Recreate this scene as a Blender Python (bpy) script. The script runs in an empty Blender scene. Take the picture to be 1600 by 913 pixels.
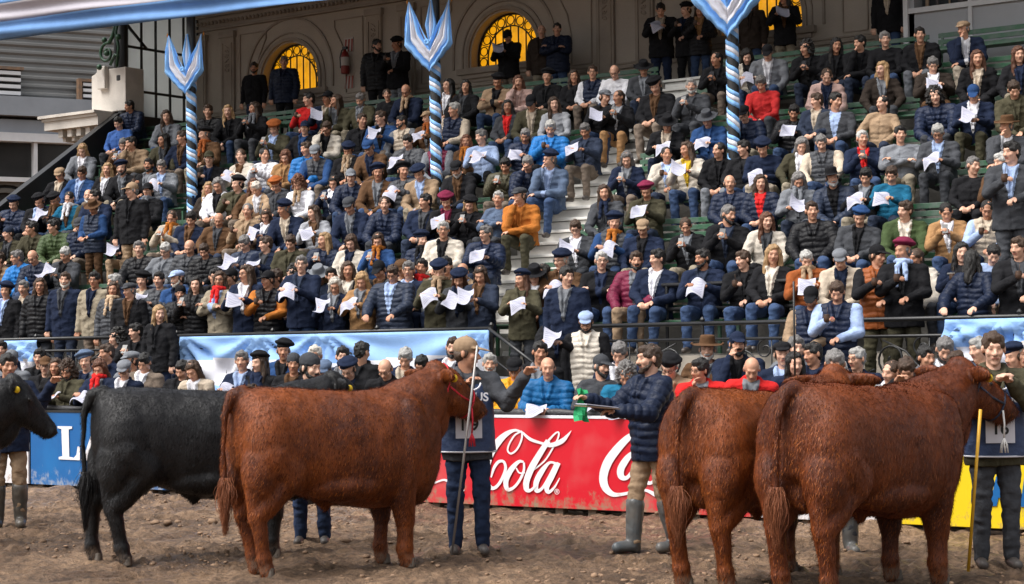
import bpy, bmesh, math, random
import numpy as np
from mathutils import Vector, Matrix, Euler, noise as mnoise
rad = math.radians
random.seed(7); rng = np.random.default_rng(11)
scene = bpy.context.scene
COL = scene.collection
# ---------------------------------------------------------------- camera
FPX = 3000.0
PSI, PIT, ROL = rad(36.7), math.atan(100/3000), rad(0.7)
_F0 = Vector((-math.sin(PSI), math.cos(PSI), 0)); _R0 = Vector((math.cos(PSI), math.sin(PSI), 0)); _Z = Vector((0, 0, 1))
CF = _F0*math.cos(PIT) + _Z*math.sin(PIT); _U = _Z*math.cos(PIT) - _F0*math.sin(PIT)
CR = _R0*math.cos(ROL) - _U*math.sin(ROL); CU = _U*math.cos(ROL) + _R0*math.sin(ROL)
CAM = Vector((0, 0, 1.7))
cd = bpy.data.cameras.new('camera'); cam = bpy.data.objects.new('camera', cd); COL.objects.link(cam)
cd.sensor_width = 36; cd.lens = 36*FPX/1600; cd.clip_start = .5; cd.clip_end = 2000
M = Matrix((CR, CU, -CF)).transposed().to_4x4(); M.translation = CAM; cam.matrix_world = M
scene.camera = cam
# ---------------------------------------------------------------- sky and light
SUN_EL, SUN_AZ = rad(57), rad(205)
w = bpy.data.worlds.new('World'); scene.world = w; w.use_nodes = True
nt = w.node_tree; sky = nt.nodes.new('ShaderNodeTexSky'); sky.sky_type = 'NISHITA'; sky.sun_disc = False
sky.sun_elevation = SUN_EL; sky.sun_rotation = SUN_AZ; sky.dust_density = 4; sky.ozone_density = 1.0; sky.air_density = 1.3
hs = nt.nodes.new('ShaderNodeHueSaturation'); hs.inputs['Saturation'].default_value = .28
nt.links.new(sky.outputs[0], hs.inputs['Color']); nt.links.new(hs.outputs[0], nt.nodes['Background'].inputs[0])
nt.nodes['Background'].inputs[1].default_value = .135
sl = bpy.data.lights.new('sun', 'SUN'); so = bpy.data.objects.new('sun', sl); COL.objects.link(so)
sl.energy = 2.1; sl.angle = rad(42); sl.color = (1, .96, .9)
sd = Vector((math.sin(SUN_AZ)*math.cos(SUN_EL), math.cos(SUN_AZ)*math.cos(SUN_EL), math.sin(SUN_EL)))
so.rotation_euler = sd.to_track_quat('Z', 'Y').to_euler()
scene.view_settings.view_transform = 'Standard'; scene.view_settings.look = 'None'
scene.view_settings.exposure = .68; scene.view_settings.gamma = 1
scene.cycles.use_denoising = True
scene.cycles.max_bounces = 6; scene.cycles.diffuse_bounces = 3; scene.cycles.glossy_bounces = 2; scene.cycles.transmission_bounces = 3
scene.cycles.caustics_reflective = False; scene.cycles.caustics_refractive = False
# ---------------------------------------------------------------- where things stand
def ray(px, py): return CF + CR*((px-800)/FPX) - CU*((py-456.5)/FPX)
def at_y(px, py, Y):
    d = ray(px, py); return CAM + d*(Y/d.y)
def at_z(px, py, z=0.0):
    d = ray(px, py); return CAM + d*((z-CAM.z)/d.z)
def at_d(px, py, D):
    d = ray(px, py); return CAM + d*D
def px_of(p):
    v = Vector(p)-CAM; z = v.dot(CF); return 800+FPX*v.dot(CR)/z, 456.5-FPX*v.dot(CU)/z
# ---------------------------------------------------------------- helpers
def tag(o, label=None, cat=None, group=None, kind=None):
    if label: o['label'] = label
    if cat: o['category'] = cat
    if group: o['group'] = group
    if kind: o['kind'] = kind
    return o
def empty(name, loc=(0, 0, 0), rz=0):
    o = bpy.data.objects.new(name, None); COL.objects.link(o); o.location = loc; o.rotation_euler = (0, 0, rz); o.empty_display_size = .1
    return o
def link(name, me, parent=None, mw=None):
    o = bpy.data.objects.new(name, me); COL.objects.link(o)
    if parent is not None: o.parent = parent
    if mw is not None: o.matrix_local = mw
    return o
class MB:
    def __init__(s): s.v = []; s.f = []; s.m = []
    def add(s, vs, fs, m=0):
        b = len(s.v); s.v += [tuple(p) for p in vs]; s.f += [tuple(i+b for i in f) for f in fs]; s.m += [m]*len(fs); return s
    def box(s, a, b, m=0):
        (x0, y0, z0), (x1, y1, z1) = a, b
        x0, x1 = sorted((x0, x1)); y0, y1 = sorted((y0, y1)); z0, z1 = sorted((z0, z1))
        return s.add([(x0,y0,z0),(x1,y0,z0),(x1,y1,z0),(x0,y1,z0),(x0,y0,z1),(x1,y0,z1),(x1,y1,z1),(x0,y1,z1)],
                     [(0,3,2,1),(4,5,6,7),(0,1,5,4),(1,2,6,5),(2,3,7,6),(3,0,4,7)], m)
    def bar(s, p, q, wd, ht, up=(0, 0, 1), m=0):
        p, q, up = Vector(p), Vector(q), Vector(up); d = (q-p).normalized(); r = d.cross(up).normalized()*wd/2; u = r.cross(d).normalized()*ht/2
        vs = [p-r-u, p+r-u, p+r+u, p-r+u, q-r-u, q+r-u, q+r+u, q-r+u]
        return s.add(vs, [(0,1,2,3),(7,6,5,4),(0,4,5,1),(1,5,6,2),(2,6,7,3),(3,7,4,0)], m)
    def tube(s, pts, r, n=8, m=0, cap=True):
        pts = [Vector(p) for p in pts]; rs = r if isinstance(r, (list, tuple)) else [r]*len(pts); vs = []; fs = []; prev = None
        for i, p in enumerate(pts):
            d = (pts[min(i+1, len(pts)-1)]-pts[max(i-1, 0)])
            if d.length < 1e-9: d = Vector((0, 0, 1))
            d.normalize()
            if prev is None:
                a = Vector((0, 0, 1)) if abs(d.z) < .9 else Vector((1, 0, 0)); u = d.cross(a).normalized()
            else:
                u = (prev - d*prev.dot(d)); u = u.normalized() if u.length > 1e-6 else d.orthogonal().normalized()
            prev = u; v = d.cross(u)
            for k in range(n):
                t = 2*math.pi*k/n; vs.append(p+(u*math.cos(t)+v*math.sin(t))*rs[i])
        for i in range(len(pts)-1):
            for k in range(n):
                a = i*n+k; b = i*n+(k+1) % n; fs.append((a, b, b+n, a+n))
        if cap: fs.append(tuple(range(n-1, -1, -1))); fs.append(tuple((len(pts)-1)*n+k for k in range(n)))
        return s.add(vs, fs, m)
    def lathe(s, c, prof, n=20, m=0, ax='z'):
        c = Vector(c); vs = []; fs = []
        for (r, h) in prof:
            for k in range(n):
                t = 2*math.pi*k/n; p = (r*math.cos(t), r*math.sin(t), h)
                if ax == 'y': p = (p[0], p[2], p[1])
                vs.append(c+Vector(p))
        for i in range(len(prof)-1):
            for k in range(n):
                a = i*n+k; b = i*n+(k+1) % n; fs.append((a, b, b+n, a+n))
        fs.append(tuple(range(n-1, -1, -1))); fs.append(tuple((len(prof)-1)*n+k for k in range(n)))
        return s.add(vs, fs, m)
    def poly(s, pts, off, m=0):
        """flat outline pts, pushed by the vector off into a slab"""
        n = len(pts); off = Vector(off); vs = [Vector(p) for p in pts]+[Vector(p)+off for p in pts]
        return s.add(vs, [tuple(range(n)), tuple(range(2*n-1, n-1, -1))]+[(i, i+n, (i+1) % n+n, (i+1) % n) for i in range(n)], m)
    def mesh(s, name, mats, smooth=False):
        me = bpy.data.meshes.new(name); me.from_pydata(s.v, [], s.f)
        for x in (mats if isinstance(mats, (list, tuple)) else [mats]): me.materials.append(x)
        me.polygons.foreach_set('material_index', s.m)
        if smooth: me.polygons.foreach_set('use_smooth', [True]*len(s.f))
        bm = bmesh.new(); bm.from_mesh(me); bmesh.ops.recalc_face_normals(bm, faces=bm.faces); bm.to_mesh(me); bm.free()
        me.update(); return me
    def build(s, name, mats, parent=None, smooth=False, bevel=0):
        o = link(name, s.mesh(name, mats, smooth), parent)
        if bevel:
            b = o.modifiers.new('b', 'BEVEL'); b.width = bevel; b.segments = 2; b.limit_method = 'ANGLE'
        return o
# ---------------------------------------------------------------- materials
def mat(name, col, rough=.7, var=.0, vscale=3.0, bump=0, bscale=30, metal=0, col2=None, obj=False, emit=0, detail=5, spec=.5, stretch=None, sheen=0, hue=None):
    m = bpy.data.materials.new(name); m.use_nodes = True; nt = m.node_tree; n = nt.nodes; L = nt.links; b = n['Principled BSDF']
    b.inputs['Roughness'].default_value = rough; b.inputs['Metallic'].default_value = metal; b.inputs['Specular IOR Level'].default_value = spec
    if sheen: b.inputs['Sheen Weight'].default_value = sheen; b.inputs['Sheen Roughness'].default_value = .4
    tc = n.new('ShaderNodeTexCoord'); co = tc.outputs['Object']
    if stretch:
        mp = n.new('ShaderNodeMapping'); mp.inputs['Scale'].default_value = stretch; L.new(co, mp.inputs[0]); co = mp.outputs[0]
    src = None
    if obj:
        oi = n.new('ShaderNodeObjectInfo'); src = oi.outputs['Color']
    if var or col2:
        t = n.new('ShaderNodeTexNoise'); t.inputs['Scale'].default_value = vscale; t.inputs['Detail'].default_value = detail; t.inputs['Roughness'].default_value = .62
        L.new(co, t.inputs['Vector'])
        if col2:
            r = n.new('ShaderNodeMapRange'); r.inputs[1].default_value = .5-var/2; r.inputs[2].default_value = .5+var/2; L.new(t.outputs[0], r.inputs[0])
            mx = n.new('ShaderNodeMix'); mx.data_type = 'RGBA'; L.new(r.outputs[0], mx.inputs[0])
            mx.inputs[6].default_value = (*col, 1); mx.inputs[7].default_value = (*col2, 1); src = mx.outputs[2]
        else:
            r = n.new('ShaderNodeMapRange'); r.inputs[1].default_value = .25; r.inputs[2].default_value = .75
            r.inputs[3].default_value = 1-var; r.inputs[4].default_value = 1+var; L.new(t.outputs[0], r.inputs[0])
            mx = n.new('ShaderNodeVectorMath'); mx.operation = 'SCALE'; L.new(r.outputs[0], mx.inputs['Scale'])
            if src is not None: L.new(src, mx.inputs[0])
            else: mx.inputs[0].default_value = col
            src = mx.outputs[0]
    if src is not None: L.new(src, b.inputs['Base Color'])
    else: b.inputs['Base Color'].default_value = (*col, 1)
    if bump:
        t2 = n.new('ShaderNodeTexNoise'); t2.inputs['Scale'].default_value = bscale; t2.inputs['Detail'].default_value = 6; L.new(co, t2.inputs['Vector'])
        bp = n.new('ShaderNodeBump'); bp.inputs['Strength'].default_value = 1; bp.inputs['Distance'].default_value = bump
        L.new(t2.outputs[0], bp.inputs['Height']); L.new(bp.outputs[0], b.inputs['Normal'])
    if emit:
        if src is not None: L.new(src, b.inputs['Emission Color'])
        else: b.inputs['Emission Color'].default_value = (*col, 1)
        b.inputs['Emission Strength'].default_value = emit
    return m
def value_noise(x, y, scale, seed=0):
    r = np.random.default_rng(seed); G = r.random((256, 256)); x = x*scale+1000; y = y*scale+1000
    xi = np.floor(x).astype(int); yi = np.floor(y).astype(int); fx = x-xi; fy = y-yi; fx = fx*fx*(3-2*fx); fy = fy*fy*(3-2*fy)
    g = lambda a, b: G[a % 256, b % 256]
    return (g(xi, yi)*(1-fx)+g(xi+1, yi)*fx)*(1-fy)+(g(xi, yi+1)*(1-fx)+g(xi+1, yi+1)*fx)*fy
def vnoise(P, seed=3):
    """smooth value noise in [-1, 1] at the rows of P"""
    G = np.random.default_rng(seed).random((32, 32, 32)); P = np.asarray(P)+500.3; I = np.floor(P).astype(int); f = P-I; f = f*f*(3-2*f); r = 0
    for a in (0, 1):
        for b in (0, 1):
            for c in (0, 1): r = r+G[(I[:, 0]+a) % 32, (I[:, 1]+b) % 32, (I[:, 2]+c) % 32]*(f[:, 0] if a else 1-f[:, 0])*(f[:, 1] if b else 1-f[:, 1])*(f[:, 2] if c else 1-f[:, 2])
    return r*2-1
# closed primitives in numpy, merged into one skin by voxels
def p_ell(c, r, rot=None, nu=14, nv=9):
    vs = []; fs = []; c = np.array(c, float); r = (r, r, r) if np.isscalar(r) else r
    for j in range(1, nv):
        ph = math.pi*j/nv
        for i in range(nu):
            th = 2*math.pi*i/nu; vs.append((r[0]*math.sin(ph)*math.cos(th), r[1]*math.sin(ph)*math.sin(th), r[2]*math.cos(ph)))
    vs.append((0, 0, r[2])); vs.append((0, 0, -r[2])); N = len(vs); V = np.array(vs)
    if rot is not None: V = V @ np.array(Euler([rad(a) for a in rot]).to_matrix()).T
    V = V+c
    for j in range(nv-2):
        for i in range(nu):
            a = j*nu+i; b = j*nu+(i+1) % nu; fs.append((a, a+nu, b+nu, b))
    for i in range(nu):
        fs.append((N-2, i, (i+1) % nu)); fs.append((N-1, (nv-2)*nu+(i+1) % nu, (nv-2)*nu+i))
    return V, fs
def p_cap(p, q, r0, r1=None, nu=12, k=4):
    r1 = r0 if r1 is None else r1; p = Vector(p); q = Vector(q); d = q-p; L = d.length
    if L < 1e-6: return p_ell(p, r0)
    d /= L; u = d.orthogonal().normalized(); v = d.cross(u); rings = []
    for i in range(1, k+1):
        a = math.pi/2*i/k; rings.append((-r0*math.cos(a), r0*math.sin(a)))
    for i in range(0, k):
        a = math.pi/2*i/k; rings.append((L+r1*math.sin(a), r1*math.cos(a)))
    vs = []
    for (h, r) in rings:
        for i in range(nu):
            t = 2*math.pi*i/nu; vs.append(tuple(p+d*h+(u*math.cos(t)+v*math.sin(t))*r))
    vs.append(tuple(p-d*r0)); vs.append(tuple(q+d*r1)); N = len(vs); fs = []
    for j in range(len(rings)-1):
        for i in range(nu):
            a = j*nu+i; b = j*nu+(i+1) % nu; fs.append((a, b, b+nu, a+nu))
    e = (len(rings)-1)*nu
    for i in range(nu):
        fs.append((N-2, (i+1) % nu, i)); fs.append((N-1, e+i, e+(i+1) % nu))
    return np.array(vs), fs
def p_loft(st, nu=24, pw=2.0, axis='z'):
    """stations (cx, cy, cz, half-width along x, half-depth); rings lie across z (or across x: axis='x', halves along y and z)"""
    vs = []
    for (cx, cy, cz, a, b) in st:
        for i in range(nu):
            t = 2*math.pi*i/nu; c, s = math.cos(t), math.sin(t)
            c = math.copysign(abs(c)**(2/pw), c); s = math.copysign(abs(s)**(2/pw), s)
            vs.append((cx+a*c, cy+b*s, cz) if axis == 'z' else (cx, cy+a*c, cz+b*s))
    N = len(st); vs.append(st[0][:3]); vs.append(st[-1][:3]); fs = []
    for j in range(N-1):
        for i in range(nu):
            a = j*nu+i; b = j*nu+(i+1) % nu; fs.append((a, b, b+nu, a+nu))
    for i in range(nu):
        fs.append((N*nu, (i+1) % nu, i)); fs.append((N*nu+1, (N-1)*nu+i, (N-1)*nu+(i+1) % nu))
    return np.array(vs, float), fs
def voxel(name, prims, vox, smooth=2, factor=.5):
    V = []; F = []; b = 0
    for (v, f) in prims:
        V.append(v); F += [tuple(i+b for i in x) for x in f]; b += len(v)
    V = np.concatenate(V); me = bpy.data.meshes.new('tmp'); me.from_pydata(V.tolist(), [], F)
    bm = bmesh.new(); bm.from_mesh(me); bmesh.ops.recalc_face_normals(bm, faces=bm.faces); bm.to_mesh(me); bm.free()
    o = bpy.data.objects.new('tmp', me); COL.objects.link(o)
    r = o.modifiers.new('r', 'REMESH'); r.mode = 'VOXEL'; r.voxel_size = vox; r.use_smooth_shade = True
    if smooth:
        s = o.modifiers.new('s', 'SMOOTH'); s.iterations = smooth; s.factor = factor
    dg = bpy.context.evaluated_depsgraph_get(); out = bpy.data.meshes.new_from_object(o.evaluated_get(dg)); out.name = name
    bpy.data.objects.remove(o); bpy.data.meshes.remove(me)
    out.materials.clear(); out.polygons.foreach_set('use_smooth', [True]*len(out.polygons)); return out
def get_v(me):
    a = np.empty(len(me.vertices)*3); me.vertices.foreach_get('co', a); return a.reshape(-1, 3)
def get_n(me):
    a = np.empty(len(me.vertices)*3); me.vertices.foreach_get('normal', a); return a.reshape(-1, 3)
def set_v(me, V): me.vertices.foreach_set('co', V.ravel()); me.update()
def split(me, mask, names, mats):
    """cut one skin into two meshes by a mask on its vertices"""
    out = []
    nf = len(me.polygons); ls = np.empty(nf, int); me.polygons.foreach_get('loop_start', ls); lt = np.empty(nf, int); me.polygons.foreach_get('loop_total', lt)
    lv = np.empty(len(me.loops), int); me.loops.foreach_get('vertex_index', lv)
    assert (lt == 4).all(); Q = lv.reshape(-1, 4); fm = mask[Q].mean(1) > .5; V = get_v(me)
    for k, want in enumerate((False, True)):
        F_ = Q[fm == want]; n = len(F_)
        if n == 0: out.append(None); continue
        used = np.unique(F_); mp = -np.ones(len(V), int); mp[used] = np.arange(len(used)); m2 = bpy.data.meshes.new(names[k])
        m2.vertices.add(len(used)); m2.vertices.foreach_set('co', V[used].ravel()); m2.loops.add(n*4); m2.loops.foreach_set('vertex_index', mp[F_].ravel()); m2.polygons.add(n); m2.polygons.foreach_set('loop_start', np.arange(n)*4); m2.polygons.foreach_set('loop_total', np.full(n, 4))
        m2.update(calc_edges=True); m2.polygons.foreach_set('use_smooth', [True]*n); m2.materials.append(mats[k]); out.append(m2)
    return out
# ---------------------------------------------------------------- the ground
def axis_pts(lo, hi, fine_lo, fine_hi, step):
    a = list(np.arange(fine_lo, fine_hi+1e-6, step)); g = step; x = fine_lo; left = []
    while x > lo: g *= 1.35; x -= g; left.append(max(x, lo))
    g = step; x = fine_hi; right = []
    while x < hi: g *= 1.35; x += g; right.append(min(x, hi))
    return np.array(left[::-1]+a+right)
xs = axis_pts(-300, 300, -19.5, -2, .035); ys = axis_pts(-100, 400, 10.5, 17.9, .035)
X, Y = np.meshgrid(xs, ys); Zg = np.zeros_like(X)
for sc, am, sd_ in ((.5, .05, 1), (1.7, .035, 2), (5, .036, 3), (11, .034, 4), (19, .024, 9)): Zg += am*(value_noise(X, Y, sc, sd_)-.5)
cl = value_noise(X, Y, 3.2, 6)*value_noise(X, Y, 8.5, 7); Zg += .11*np.clip(cl-.42, 0, 1)
rut = value_noise(X*.35+Y*.1, Y*1.2, 2.2, 8); Zg += -.05*np.clip(rut-.55, 0, 1)
Zg += .10*np.exp(-((Y-16.35)/.35)**2)*value_noise(X, Y, 2.5, 12)
inside = (X > -20.5) & (X < -1) & (Y > 9.5) & (Y < 18.5); Zg = np.where(inside, Zg, np.minimum(Zg*.2, 0)-.0)
nx, ny = len(xs), len(ys)
I = np.arange(nx*ny).reshape(ny, nx); Fq = np.stack([I[:-1, :-1].ravel(), I[:-1, 1:].ravel(), I[1:, 1:].ravel(), I[1:, :-1].ravel()], 1)
r_ = np.random.default_rng(5)
for _ in range(900):
    px_, py_, s_, d_ = r_.uniform(-18.5, -3), r_.uniform(11, 16.2), r_.uniform(.04, .085), r_.uniform(.02, .05)
    ix = (np.abs(xs-px_) < .3).nonzero()[0]; iy = (np.abs(ys-py_) < .3).nonzero()[0]; sl2 = np.ix_(iy, ix); rr = np.hypot(X[sl2]-px_, Y[sl2]-py_)
    Zg[sl2] += -d_*np.exp(-(rr/s_)**2)+d_*.55*np.exp(-((rr-s_*1.7)/(s_*.5))**2)
me = bpy.data.meshes.new('ground'); V = np.stack([X.ravel(), Y.ravel(), Zg.ravel()], 1); me.from_pydata(V.tolist(), [], Fq.tolist()); me.polygons.foreach_set('use_smooth', [True]*len(Fq))
def ground_mat():
    m = bpy.data.materials.new('mud'); m.use_nodes = True; n = m.node_tree.nodes; L = m.node_tree.links; b = n['Principled BSDF']
    tc = n.new('ShaderNodeTexCoord')
    def nz(s, d=8, r=.65):
        t = n.new('ShaderNodeTexNoise'); t.inputs['Scale'].default_value = s; t.inputs['Detail'].default_value = d; t.inputs['Roughness'].default_value = r; L.new(tc.outputs['Object'], t.inputs['Vector']); return t.outputs[0]
    a, c, wet = nz(.9), nz(14), nz(.55, 5)
    r1 = n.new('ShaderNodeValToRGB'); r1.color_ramp.elements[0].position = .36; r1.color_ramp.elements[0].color = (.125, .072, .041, 1); r1.color_ramp.elements[1].position = .64; r1.color_ramp.elements[1].color = (.43, .28, .175, 1)
    L.new(a, r1.inputs[0])
    r2 = n.new('ShaderNodeValToRGB'); r2.color_ramp.elements[0].position = .38; r2.color_ramp.elements[0].color = (.42, .40, .38, 1); r2.color_ramp.elements[1].position = .6; r2.color_ramp.elements[1].color = (1.05, 1.03, 1, 1); L.new(c, r2.inputs[0])
    mx = n.new('ShaderNodeMix'); mx.data_type = 'RGBA'; mx.blend_type = 'MULTIPLY'; mx.inputs[0].default_value = 1; L.new(r1.outputs[0], mx.inputs[6]); L.new(r2.outputs[0], mx.inputs[7])
    L.new(mx.outputs[2], b.inputs['Base Color'])
    r3 = n.new('ShaderNodeMapRange'); r3.inputs[1].default_value = .42; r3.inputs[2].default_value = .58; r3.inputs[3].default_value = .3; r3.inputs[4].default_value = .9; L.new(wet, r3.inputs[0]); L.new(r3.outputs[0], b.inputs['Roughness'])
    t = nz(38, 8, .7); bp = n.new('ShaderNodeBump'); bp.inputs['Distance'].default_value = .06; bp.inputs['Strength'].default_value = 1; L.new(t, bp.inputs['Height']); L.new(bp.outputs[0], b.inputs['Normal']); return m
me.materials.append(ground_mat()); gnd = link('ground', me); tag(gnd, 'churned brown mud of the show ring', kind='structure')

# ---------------------------------------------------------------- grandstand
XL, XR = -29.7, -4.0
ROW0, PITCH, RISE, FL0, NROW = 20.9, .84, .58, 1.7, 8
WALK = 1.2; TOPZ = 6.05; WALLY = 28.75
M_conc = mat('concrete', (.20, .19, .175), .9, .3, 2, .01, 18)
M_marble = mat('marble', (.80, .78, .74), .55, .16, 2.2, .002, 40)
M_wall = mat('stucco', (.46, .41, .35), .9, .13, 1.1, .006, 25)
M_wall2 = mat('stucco_trim', (.36, .31, .26), .88, .2, 2, .006, 20)
M_dirty = mat('old_stucco', (.62, .58, .53), .85, .22, 1.6, .006, 25)
M_iron = mat('black_iron', (.014, .014, .015), .42, .3, 8, .002, 60, spec=.6)
M_green = mat('green_paint', (.010, .10, .036), .45, .35, 7, .001, 50, col2=(.10, .14, .115))
M_dark = mat('dark_timber', (.03, .028, .027), .8, .3, 3)
stand = empty('grandstand'); tag(stand, 'grandstand of concrete terraces rising to a cream landing wall', 'grandstand')
SX0, SX1 = -17.0, -15.85
b = MB()
for k in range(NROW):
    y0 = ROW0-.42+PITCH*k if k else ROW0-.05
    y1 = ROW0-.42+PITCH*(k+1); z = FL0+RISE*k
    for (a, c) in ((XL, SX0-.004), (SX1+.004, XR)):
        b.box((a, y0, .02 if k == 0 else z-RISE-.12), (c, y1+(.05 if k < NROW-1 else 0), z))
b.box((XL, ROW0-.42+PITCH*NROW-.0, 3.5), (XR, WALLY+.2, TOPZ))
b.build('terrace', M_conc, stand)
# walkway slab and its cream face
b = MB(); b.box((XL, 19.7, .9), (XR, ROW0-.052, WALK)); b.build('walkway', M_conc, stand)
b = MB(); b.box((XL, 19.75, .02), (XR, 19.95, .898)); b.box((SX1+.3, ROW0-.12, WALK+.002), (XR, ROW0-.056, FL0-.02)); b.build('plinth', M_wall, stand)
# steps down to the ringside, running along the walkway
b = MB()
for i in range(5): b.box((-15.08+.24*i, 18.95, .02), (-15.08+.24*(i+1)-.002, 19.69, 1.2-.2*(i+1)))
for i in range(5): b.box((-20.98-.26*i, 18.95, .02), (-20.98-.26*(i+1)+.002, 19.69, 1.2-.2*(i+1)))
b.build('lower_steps', M_conc, stand)
# marble flight
b = MB(); run, rise = PITCH/3, RISE/3
for i in range(27):
    yy = ROW0-.75+run*i; z = 1.24+rise*(i+1)
    if yy > 27.3: break
    b.box((SX0, yy, z-rise-.05), (SX1, yy+run+.04, z-.035)); b.box((SX0-.02, yy-.05, z-.04), (SX1+.012, yy+run+.03, z)); b.box((SX0+.004, yy-.018, z-.055), (SX1, yy-.002, z-.041), 1)  # last box: darker strip that paints the shadow line under the nosing
fl = b.build('stair_flight', [M_marble, M_conc], stand, bevel=.006)
# end parapet
b = MB()
zz = lambda y, o: FL0+(y-ROW0)*RISE/PITCH+o
pts = [(XL-.02, 19.9, zz(19.9, -1.2)), (XL-.02, 26.7, zz(26.7, -1.2)), (XL-.02, 26.7, zz(26.7, 1.1)), (XL-.02, 19.9, zz(19.9, 1.1))]
b.poly(pts, (-.14, 0, 0)); b.build('end_parapet', M_iron, stand)
b = MB(); b.bar((XL-.09, 19.9, zz(19.9, 1.14)), (XL-.09, 26.7, zz(26.7, 1.14)), .2, .06); b.build('parapet_rail', M_iron, stand)
# benches
ordn = ['front', 'second', 'third', 'fourth', 'fifth', 'sixth', 'seventh', 'top']
def bench(k, x0, x1, side):
    y = ROW0+PITCH*k; z = FL0+RISE*k; t = empty('slatted_bench', ((x0+x1)/2, y, z))
    tag(t, f'green slatted bench of the {ordn[k]} row, {side}', 'bench', 'green slatted benches of the grandstand')
    h = (x1-x0)/2; b = MB()
    for q in range(4): b.box((-h, -.13+.075*q-.02, .405), (h, -.13+.075*q+.04, .43))
    b.build('seat', M_green, t, bevel=.004)
    b = MB()
    for q in range(3): b.box((-h, .215+.012*q, .46+.10*q), (h, .24+.012*q, .53+.10*q))
    b.build('backrest', M_green, t, bevel=.004)
    n = max(2, int((x1-x0)/1.9)+1)
    for i in range(n):
        b = MB(); x = -h+.06+(2*h-.12)*i/(n-1)
        b.bar((x, -.12, .0), (x, -.12, .402), .04, .04, (0, 1, 0)); b.bar((x, .16, .0), (x, .265, .73), .035, .035, (0, 1, 0)); b.bar((x, -.14, .385), (x, .2, .385), .035, .04); b.build('bracket', M_green, t)
for k in range(NROW):
    bench(k, XL+.15, -25.3, 'at the far end'); bench(k, -25.15, -21.2, 'behind the middle of the left block'); bench(k, -21.05, SX0-.05, 'left of the marble steps')
    bench(k, SX1+.05, -12.2, 'right of the marble steps'); bench(k, -12.05, -8.3, 'behind the right striped pole')
    bench(k, -8.15, XR-.1, 'beyond the right edge of view') if False else None

# ---------------------------------------------------------------- rear wall with lit fanlights
wall = empty('rear_wall', (0, WALLY, TOPZ)); tag(wall, 'cream stucco wall with arched amber windows along the top landing', 'wall')
WC = [-27.05, -21.55, -16.05, -10.55]; AR = .78; SILL = 1.13; TOPH = 3.3
def arch_pts(cx, r, n=20, z0=SILL, st=.22): return [(cx-r, z0)]+[(cx-r*math.cos(math.pi*i/n), z0+st+r*math.sin(math.pi*i/n)) for i in range(n+1)]+[(cx+r, z0)]
b = MB(); x = XL
for c in WC:
    b.add([(x, 0, 0), (c-AR, 0, 0), (c-AR, 0, TOPH), (x, 0, TOPH)], [(0, 1, 2, 3)])
    b.add([(c-AR, 0, 0), (c+AR, 0, 0), (c+AR, 0, SILL), (c-AR, 0, SILL)], [(0, 1, 2, 3)])
    P = arch_pts(c, AR)[1:-1]
    for i in range(len(P)-1): b.add([(P[i][0], 0, P[i][1]), (P[i+1][0], 0, P[i+1][1]), (P[i+1][0], 0, TOPH), (P[i][0], 0, TOPH)], [(0, 1, 2, 3)])
    P = arch_pts(c, AR)+[arch_pts(c, AR)[0]]
    for i in range(len(P)-1): b.add([(P[i][0], 0, P[i][1]), (P[i+1][0], 0, P[i+1][1]), (P[i+1][0], .32, P[i+1][1]), (P[i][0], .32, P[i][1])], [(0, 1, 2, 3)])
    x = c+AR
b.add([(x, 0, 0), (XR, 0, 0), (XR, 0, TOPH), (x, 0, TOPH)], [(0, 1, 2, 3)])
b.add([(XL, .33, -.5), (XR, .33, -.5), (XR, .33, TOPH+1), (XL, .33, TOPH+1)], [(0, 1, 2, 3)], 1)
b.build('plaster', [M_wall, M_dark], wall)
def arc_trim(bb, cx, r, w_, d, z0=SILL, st=.22, y=0):
    for rr in (r,):
        P = arch_pts(cx, rr, 24, z0, st)
        for i in range(len(P)-1): bb.bar((P[i][0], y-d/2, P[i][1]), (P[i+1][0], y-d/2, P[i+1][1]), d, w_, (0, 1, 0) if False else (P[i+1][1]-P[i][1], 0, -(P[i+1][0]-P[i][0])))
b = MB()
for c in WC:
    arc_trim(b, c, AR+.07, .07, .045); arc_trim(b, c, AR+.2, .03, .03); arc_trim(b, c, AR+.42, .045, .035, SILL, .3)
    b.box((c-AR-.28, -.11, SILL-.12), (c+AR+.28, -.003, SILL-.005)); b.box((c-AR-.2, -.06, SILL-.2), (c+AR+.2, -.003, SILL-.122))
b.build('window_moulding', M_wall2, wall)
b = MB()
for i, c in enumerate([-29.2]+[q+2.75 for q in WC]):
    for dx in (-.42, .42):
        b.box((c+dx-.19, -.07, 0), (c+dx+.19, -.003, 2.5)); b.box((c+dx-.22, -.1, 0), (c+dx+.22, -.002, .35)); b.box((c+dx-.22, -.1, 2.42), (c+dx+.22, -.002, 2.55))
        for s in (-.13, .13): b.box((c+dx+s-.014, -.088, .5), (c+dx+s+.014, -.071, 2.3))
        for q in range(6): b.tube([(c+dx+.05*math.sin(a*.9+q), -.08, 1.72+q*.1+.03*math.cos(a)) for a in np.linspace(0, 6, 9)], .012, 5)
b.build('pilaster', M_wall2, wall)
b = MB()
for q, (z, d, h) in enumerate(((2.62, .1, .05), (2.9, .17, .09), (2.99, .24, .05), (.78, .05, .05), (.86, .03, .03))):
    x = XL
    if z < 1:
        b.box((XL, -d, z), (XR, -.004, z+h)); continue
    b.box((XL, -d, z), (XR, -.004, z+h))
for q in range(int((XR-XL)/.11)): b.lathe((XL+.06+q*.11, -.075, 2.78), [(.001, -.045), (.035, -.03), (.04, 0), (.03, .03), (.001, .045)], 6)
b.build('cornice', M_wall2, wall)
b = MB()
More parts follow.
